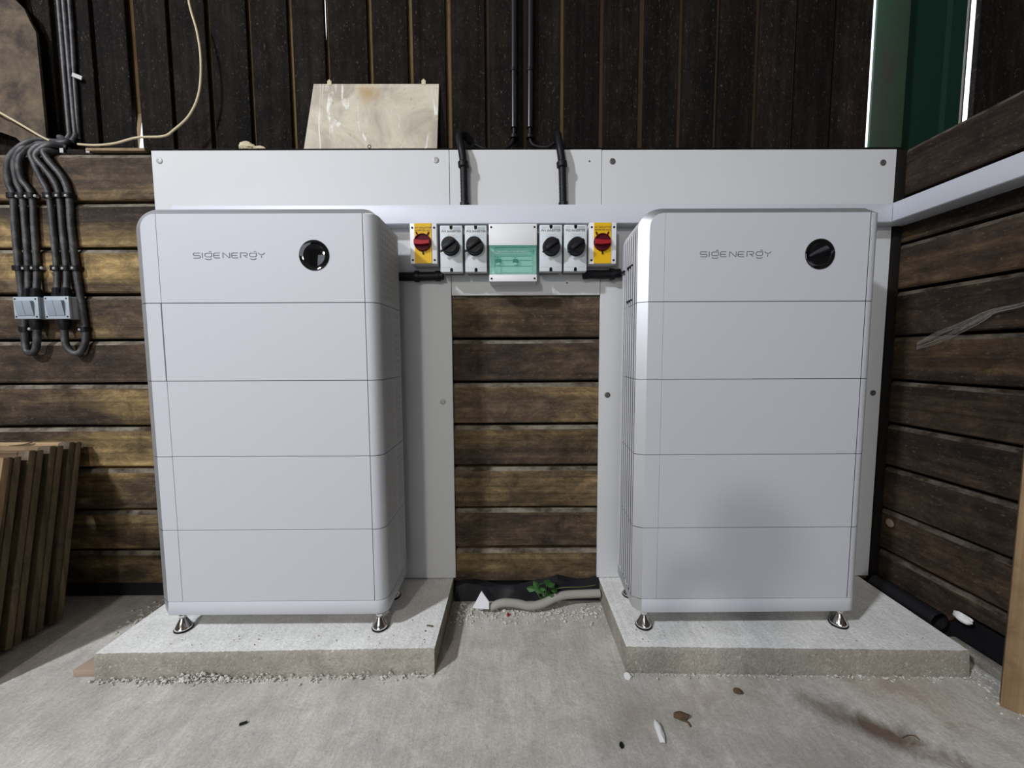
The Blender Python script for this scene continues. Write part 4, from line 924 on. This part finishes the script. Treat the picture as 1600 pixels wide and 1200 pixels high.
# weed
root_p = P(851, 938, 1.64); root_p.z = 0.0
t = thing('weed', tuple(root_p), 'small green weed growing at the wall between the pads', 'plant')
rnd = random.Random(11)
tips = [(830, 920), (838, 915), (846, 912), (855, 909), (861, 914), (866, 922), (853, 927), (860, 931), (851, 935), (862, 936), (842, 923), (848, 920)]
for k, (u, v) in enumerate(tips):
    tip = P(u, v, 1.615+rnd.uniform(-0.02, 0.03)); mid = root_p*0.4+tip*0.6+Vector((0, 0, 0.015))
    if k % 3 == 0: MB().tube(smooth_path([root_p, mid, tip], 4), 0.0014, 6).build('stem', 'stem', t)
    L = 0.042+rnd.uniform(-0.008, 0.012); wd = L*0.62; dirv = Vector((rnd.uniform(-1, 1), rnd.uniform(-0.8, 0.1), rnd.uniform(-0.5, 0.6))).normalized()
    sd = dirv.cross(Vector((rnd.uniform(-0.3, 0.3), -0.6, 0.8))).normalized(); up = sd.cross(dirv)
    outline = [(0, 0), (0.2, 0.33), (0.45, 0.5), (0.7, 0.36), (0.85, 0.22), (1, 0)]
    lv = []; g = MB()
    mids = [tip+dirv*(L*(a_-0.5))+up*(0.003*math.sin(PI*a_)) for a_, w in outline]
    for s in (1, -1):
        row = [tip+dirv*(L*(a_-0.5))+sd*(s*w*wd)-up*(0.004*w) for a_, w in outline]
        g.loft([mids, row])
    g.build('leaf', 'plant', t, fix=False)
path = smooth_path([P(862, 922, 1.64), P(880, 918, 1.62), P(910, 917, 1.63), P(930, 914, 1.65)], 4)
MB().tube(path, 0.001, 5).build('stem', 'stem', t)

# ------------------------------------------------------------------ floor litter
def fz(u, v, z=0.0):
    dd = cF + cR*((u-800)/F_PX) + cD*((v-600)/F_PX); dd = dd*((z-CAM_H)/dd.z); return Vector((dd.x, dd.y, z))
p = fz(132, 1052); g = MB(); a = fz(114, 1058); b = fz(150, 1058); g.add([(a.x, a.y, 0), (b.x, b.y, 0), (b.x+0.012, b.y+0.10, 0), (a.x+0.012, a.y+0.10, 0), (a.x, a.y, 0.026), (b.x, b.y, 0.026), (b.x+0.012, b.y+0.10, 0.026), (a.x+0.012, a.y+0.10, 0.026)],
    [(3, 2, 1, 0), (4, 5, 6, 7), (0, 1, 5, 4), (1, 2, 6, 5), (2, 3, 7, 6), (3, 0, 4, 7)])
tag(g.build('wood_block', 'block', bevel=0.003), 'small flat wood block on the floor at the corner of the left pad', 'block')
def stick(uvs, r, mat, label, name, cat, z=None):
    pts = [fz(u, v, r) for u, v in uvs]; path = smooth_path(pts, 4) if len(pts) > 2 else pts
    return tag(MB().tube(path, r, 7).build(name, mat), label, cat)
stick([(374, 1132), (380, 1130), (386, 1128)], 0.004, 'black', 'short black plastic stub on the floor in front of the left pad', 'plastic_stub', 'stub')
g = fz(1030, 1145); lump('plaster_flake', (g.x, g.y, 0.006), (0.010, 0.035, 0.008), 'foam', 'long pale plaster flake on the floor in front of the right pad', 'flake', 6)
g = fz(1064, 1122); lump('dry_leaf', (g.x, g.y, 0.008), (0.022, 0.012, 0.009), 'brown', 'crumpled brown dry leaf on the floor in front of the right pad', 'leaf', 9)
stick([(1066, 1125), (1074, 1128), (1079, 1135)], 0.003, 'brown', 'thin bent stalk beside the crumpled dry leaf', 'leaf_stalk', 'stalk')
g = fz(1153, 1082); lump('dark_pebble', (g.x, g.y, 0.005), (0.015, 0.010, 0.007), 'brown', 'flat dark crumb on the floor below the middle of the right pad', 'crumb', 12)
g = fz(971, 1166); lump('dark_pebble', (g.x, g.y, 0.004), (0.006, 0.008, 0.005), 'black', 'small black crumb on the floor left of the pale plaster flake', 'crumb', 13)
stick([(1410, 1153), (1420, 1149), (1430, 1150), (1437, 1156)], 0.0015, 'brown', 'thin dry stalk on the floor beside the rusty stain', 'dry_stalk', 'stalk')
p = fz(980, 1059); g = MB(); g.lathe((p.x, p.y, 0.006), (0.1, -0.55, 1), [(0.0115, -0.001), (0.0115, 0.001), (0.003, 0.0014), (0.0, 0.001)], 20); tag(g.build('plastic_disc', 'foam'), 'small white plastic disc on the floor at the corner of the right pad', 'disc')
for (u, v, lab) in ((655, 985, 'dark crumb'),):
    p = fz(672, 978, PADZ); stick_p = [p+Vector((-0.012, 0, 0.002)), p+Vector((0.012, -0.004, 0.002))]
    tag(MB().tube(stick_p, 0.0025, 6).build('wood_splinter', 'brown'), 'dark splinter on the right edge of the left pad', 'splinter')

# crumbs of concrete along pads and walls, uncountable
def crumbs(name, n, fn, rmin, rmax, label, seed, mat='gravel'):
    rnd = random.Random(seed); g = MB()
    base = [Vector(v).normalized() for v in ((1, 0, 0.1), (-1, 0.1, 0), (0, 1, 0.1), (0.1, -1, 0), (0, 0, 1), (0, 0.1, -1))]
    fs = [(0, 2, 4), (2, 1, 4), (1, 3, 4), (3, 0, 4), (2, 0, 5), (1, 2, 5), (3, 1, 5), (0, 3, 5)]
    for i in range(n):
        p = fn(rnd); r = rmin+(rmax-rmin)*rnd.random()**3; rot = rnd.random()*6.28; c_, s_ = math.cos(rot), math.sin(rot)
        sx, sy, sz = rnd.uniform(0.7, 1.5), rnd.uniform(0.7, 1.2), rnd.uniform(0.5, 0.9); vs = []
        for b in base:
            q = b*rnd.uniform(0.75, 1.2); x, y, z = q.x*sx*r, q.y*sy*r, q.z*sz*r
            vs.append((p[0]+x*c_-y*s_, p[1]+x*s_+y*c_, p[2]+z+r*sz*0.5))
        g.add(vs, fs)
    o = stuff(g.build(name, mat, smooth=False)); o['label'] = label; o['category'] = 'gravel'; return o
def edge_l(r):
    x = r.uniform(-1.46, -0.27); return (x, 1.258-abs(r.gauss(0, 0.012))+0.013*(x+1.44)/1.17, abs(r.gauss(0, 0.004)) if r.random() > 0.25 else r.uniform(0, 0.02))
crumbs('concrete_crumbs', 480, edge_l, 0.001, 0.007, 'rough concrete crumbs along the front foot of the left pad', 21)
def edge_l2(r): 
    x = r.gauss(-1.08, 0.10); return (x, 1.256-abs(r.gauss(0, 0.008)), r.uniform(0, 0.03)*math.exp(-((x+1.08)/0.1)**2))
crumbs('concrete_crumbs', 220, edge_l2, 0.003, 0.009, 'small heap of concrete crumbs against the front of the left pad', 22)
def edge_r(r):
    x = r.uniform(0.39, 1.60); return (x, 1.268-abs(r.gauss(0, 0.008))-0.027*(x-0.4)/1.17, abs(r.gauss(0, 0.003)))
crumbs('concrete_crumbs', 420, edge_r, 0.0012, 0.006, 'fine concrete crumbs along the front foot of the right pad', 23)
def mid_b(r): return (r.uniform(-0.26, 0.40), r.gauss(1.585, 0.03), 0.0)
crumbs('gravel_strip', 700, mid_b, 0.002, 0.010, 'loose gravel on the floor in front of the grey hose', 24)
def right_b(r): y = r.uniform(0.75, 1.4); return (1.645-abs(r.gauss(0, 0.045)), y, 0.0)
crumbs('gravel_strip', 700, right_b, 0.0015, 0.008, 'loose dark gravel along the foot of the right plank wall', 25)
def left_b(r): t = r.random(); return (-1.46-0.14*t+r.gauss(0, 0.03), 1.36+0.30*t+r.gauss(0, 0.03), 0.0)
crumbs('gravel_strip', 420, left_b, 0.0015, 0.010, 'loose gravel on the floor along the left side of the left pad', 26)
def padtop(r):
    return (r.choice((r.uniform(-1.4, -0.3), r.uniform(0.45, 1.5))), 1.30+abs(r.gauss(0, 0.05)), PADZ)
crumbs('pad_grit', 160, padtop, 0.0008, 0.003, 'dark grit scattered on the tops of the pads', 27, 'brown')
def fl(r): return (r.uniform(-1.6, 1.6), r.uniform(0.5, 1.25), 0.0)
crumbs('floor_grit', 420, fl, 0.0007, 0.003, 'fine grit scattered over the concrete floor', 28)

# ------------------------------------------------------------------ the photographer, crouching right behind the camera: casts the soft shadow on the right stack
def photographer():
    J = {'pelvis': (-0.05, -0.56, 0.40, 0.15), 'belly': (-0.045, -0.53, 0.60, 0.130), 'chest': (-0.03, -0.43, 0.88, 0.140), 'neck0': (-0.01, -0.36, 1.06, 0.075), 'neck1': (0.0, -0.32, 1.13, 0.052),
         'jaw': (0.0, -0.265, 1.205, 0.058), 'skull': (0.0, -0.26, 1.30, 0.080), 'crown': (0.0, -0.265, 1.36, 0.060)}
    for sd, n in ((-1, 'l'), (1, 'r')):
        X = -0.04
        J['hip'+n] = (X+sd*0.10, -0.52, 0.38, 0.10); J['knee'+n] = (X+sd*0.20, -0.12, 0.50, 0.068); J['shin'+n] = (X+sd*0.18, -0.28, 0.26, 0.055); J['ankle'+n] = (X+sd*0.16, -0.42, 0.09, 0.042); J['toe'+n] = (X+sd*0.18, -0.22, 0.042, 0.040)
        J['shoulder'+n] = (X+sd*0.180, -0.40, 0.99, 0.066); J['elbow'+n] = (X+sd*0.22, -0.22, 0.82, 0.045); J['wrist'+n] = (X*0.3+sd*0.115, -0.13, 0.99, 0.030); J['palm'+n] = (sd*0.088, -0.085, 1.07, 0.030)
    ED = [('pelvis', 'belly'), ('belly', 'chest'), ('chest', 'neck0'), ('neck0', 'neck1'), ('neck1', 'jaw'), ('jaw', 'skull'), ('skull', 'crown')]
    for n in 'lr':
        ED += [('pelvis', 'hip'+n), ('hip'+n, 'knee'+n), ('knee'+n, 'shin'+n), ('shin'+n, 'ankle'+n), ('ankle'+n, 'toe'+n), ('chest', 'shoulder'+n), ('shoulder'+n, 'elbow'+n), ('elbow'+n, 'wrist'+n), ('wrist'+n, 'palm'+n)]
        sd = -1 if n == 'l' else 1; b = Vector(J['palm'+n][:3])
        for k, (dz, L) in enumerate(((0.030, 0.050), (0.014, 0.058), (-0.002, 0.056), (-0.017, 0.046))):
            a0 = b+Vector((sd*0.008, 0.018, dz)); a1 = a0+Vector((-sd*0.006, 0.030, 0.006)); a2 = a1+Vector((-sd*(L-0.028), 0.006, 0.002))
            J['f%d0%s' % (k, n)] = (*a0, 0.0095); J['f%d1%s' % (k, n)] = (*a1, 0.0088); J['f%d2%s' % (k, n)] = (*a2, 0.0075)
            ED += [('palm'+n, 'f%d0%s' % (k, n)), ('f%d0%s' % (k, n), 'f%d1%s' % (k, n)), ('f%d1%s' % (k, n), 'f%d2%s' % (k, n))]
        a0 = b+Vector((-sd*0.016, -0.006, 0.018)); a1 = a0+Vector((-sd*0.026, 0.012, 0.022))
        J['t0'+n] = (*a0, 0.012); J['t1'+n] = (*a1, 0.009); ED += [('palm'+n, 't0'+n), ('t0'+n, 't1'+n)]
    names = list(J); idx = {k: i for i, k in enumerate(names)}
    root = Vector((-0.04, -0.42, 0.0))
    me = bpy.data.meshes.new('skel'); me.from_pydata([Vector(J[k][:3])-root for k in names], [(idx[a], idx[b]) for a, b in ED], [])
    o = bpy.data.objects.new('skel', me); COL.objects.link(o)
    sk = o.modifiers.new('skin', 'SKIN'); sk.use_smooth_shade = True
    for i, k in enumerate(names):
        r = J[k][3]; me.skin_vertices[0].data[i].radius = (r, r); me.skin_vertices[0].data[i].use_root = (k == 'pelvis')
    su = o.modifiers.new('sub', 'SUBSURF'); su.levels = 2
    dg = bpy.context.evaluated_depsgraph_get(); m2 = bpy.data.meshes.new_from_object(o.evaluated_get(dg)); bpy.data.objects.remove(o)
    m2.name = 'person'; m2.materials.clear()
    for c_, nm in (((0.45, 0.28, 0.20), 'skin'), ((0.03, 0.035, 0.05), 'dark_jacket'), ((0.05, 0.06, 0.09), 'work_trousers'), ((0.03, 0.022, 0.016), 'boots')): m2.materials.append(new_mat(nm, c_, 0.75, spec=0.2))
    for p in m2.polygons:
        c_ = p.center+root
        if c_.z > 1.12 and c_.y < -0.16: mi = 0
        elif c_.y > -0.145 and c_.z > 0.96: mi = 0
        elif c_.z < 0.12: mi = 3
        elif c_.z < 0.56 and (c_.z < 0.52 or c_.y > -0.5): mi = 2
        else: mi = 1
        p.material_index = mi; p.use_smooth = True
    body = bpy.data.objects.new('person', m2); COL.objects.link(body); body.location = root; WLOC[body.name] = root
    tag(body, 'person in dark jacket crouching behind the camera, both hands raised', 'person')
    hair = MB(); rows = []
    for i in range(7):
        a = PI/2*i/6; rows.append([Vector((0.0+0.092*math.cos(a)*math.cos(2*PI*k/20), -0.275+0.102*math.cos(a)*math.sin(2*PI*k/20), 1.328+0.095*math.sin(a)-(0.05 if (i == 0 and math.sin(2*PI*k/20) < 0) else 0))) for k in range(21)])
    hair.loft(rows); hair.build('hair', new_mat('brown_hair', (0.03, 0.02, 0.012), 0.8), body)
    nose = MB(); nose.tube([(0.0, -0.186, 1.285), (0.0, -0.172, 1.258), (0.0, -0.180, 1.248)], [0.007, 0.014, 0.010], 10); nose.build('nose', m2.materials[0], body)
    for sx in (-1, 1):
        e = MB(); e.lathe((sx*0.030, -0.189, 1.292), (0, 1, 0), [(0.011, -0.004), (0.009, 0.003), (0.003, 0.006)], 12); e.build('eye', 'lens', body)
        e = MB(); e.lathe((sx*0.078, -0.265, 1.275), (sx, 0.25, 0), [(0.012, 0), (0.026, 0.010), (0.022, 0.014), (0.008, 0.010)], 14); e.build('ear', m2.materials[0], body)
    mo = MB(); mo.bar((-0.023, -0.205, 1.215), (0.023, -0.205, 1.215), 0.010, 0.008); mo.build('mouth', 'red', body, bevel=0.003)
    ph = MB(); ph.box(-0.080, 0.080, -0.045, -0.037, 1.070, 1.146); tag(ph.build('phone', 'lens', bevel=0.003), 'black phone held up in both hands of the crouching person', 'phone')
photographer()
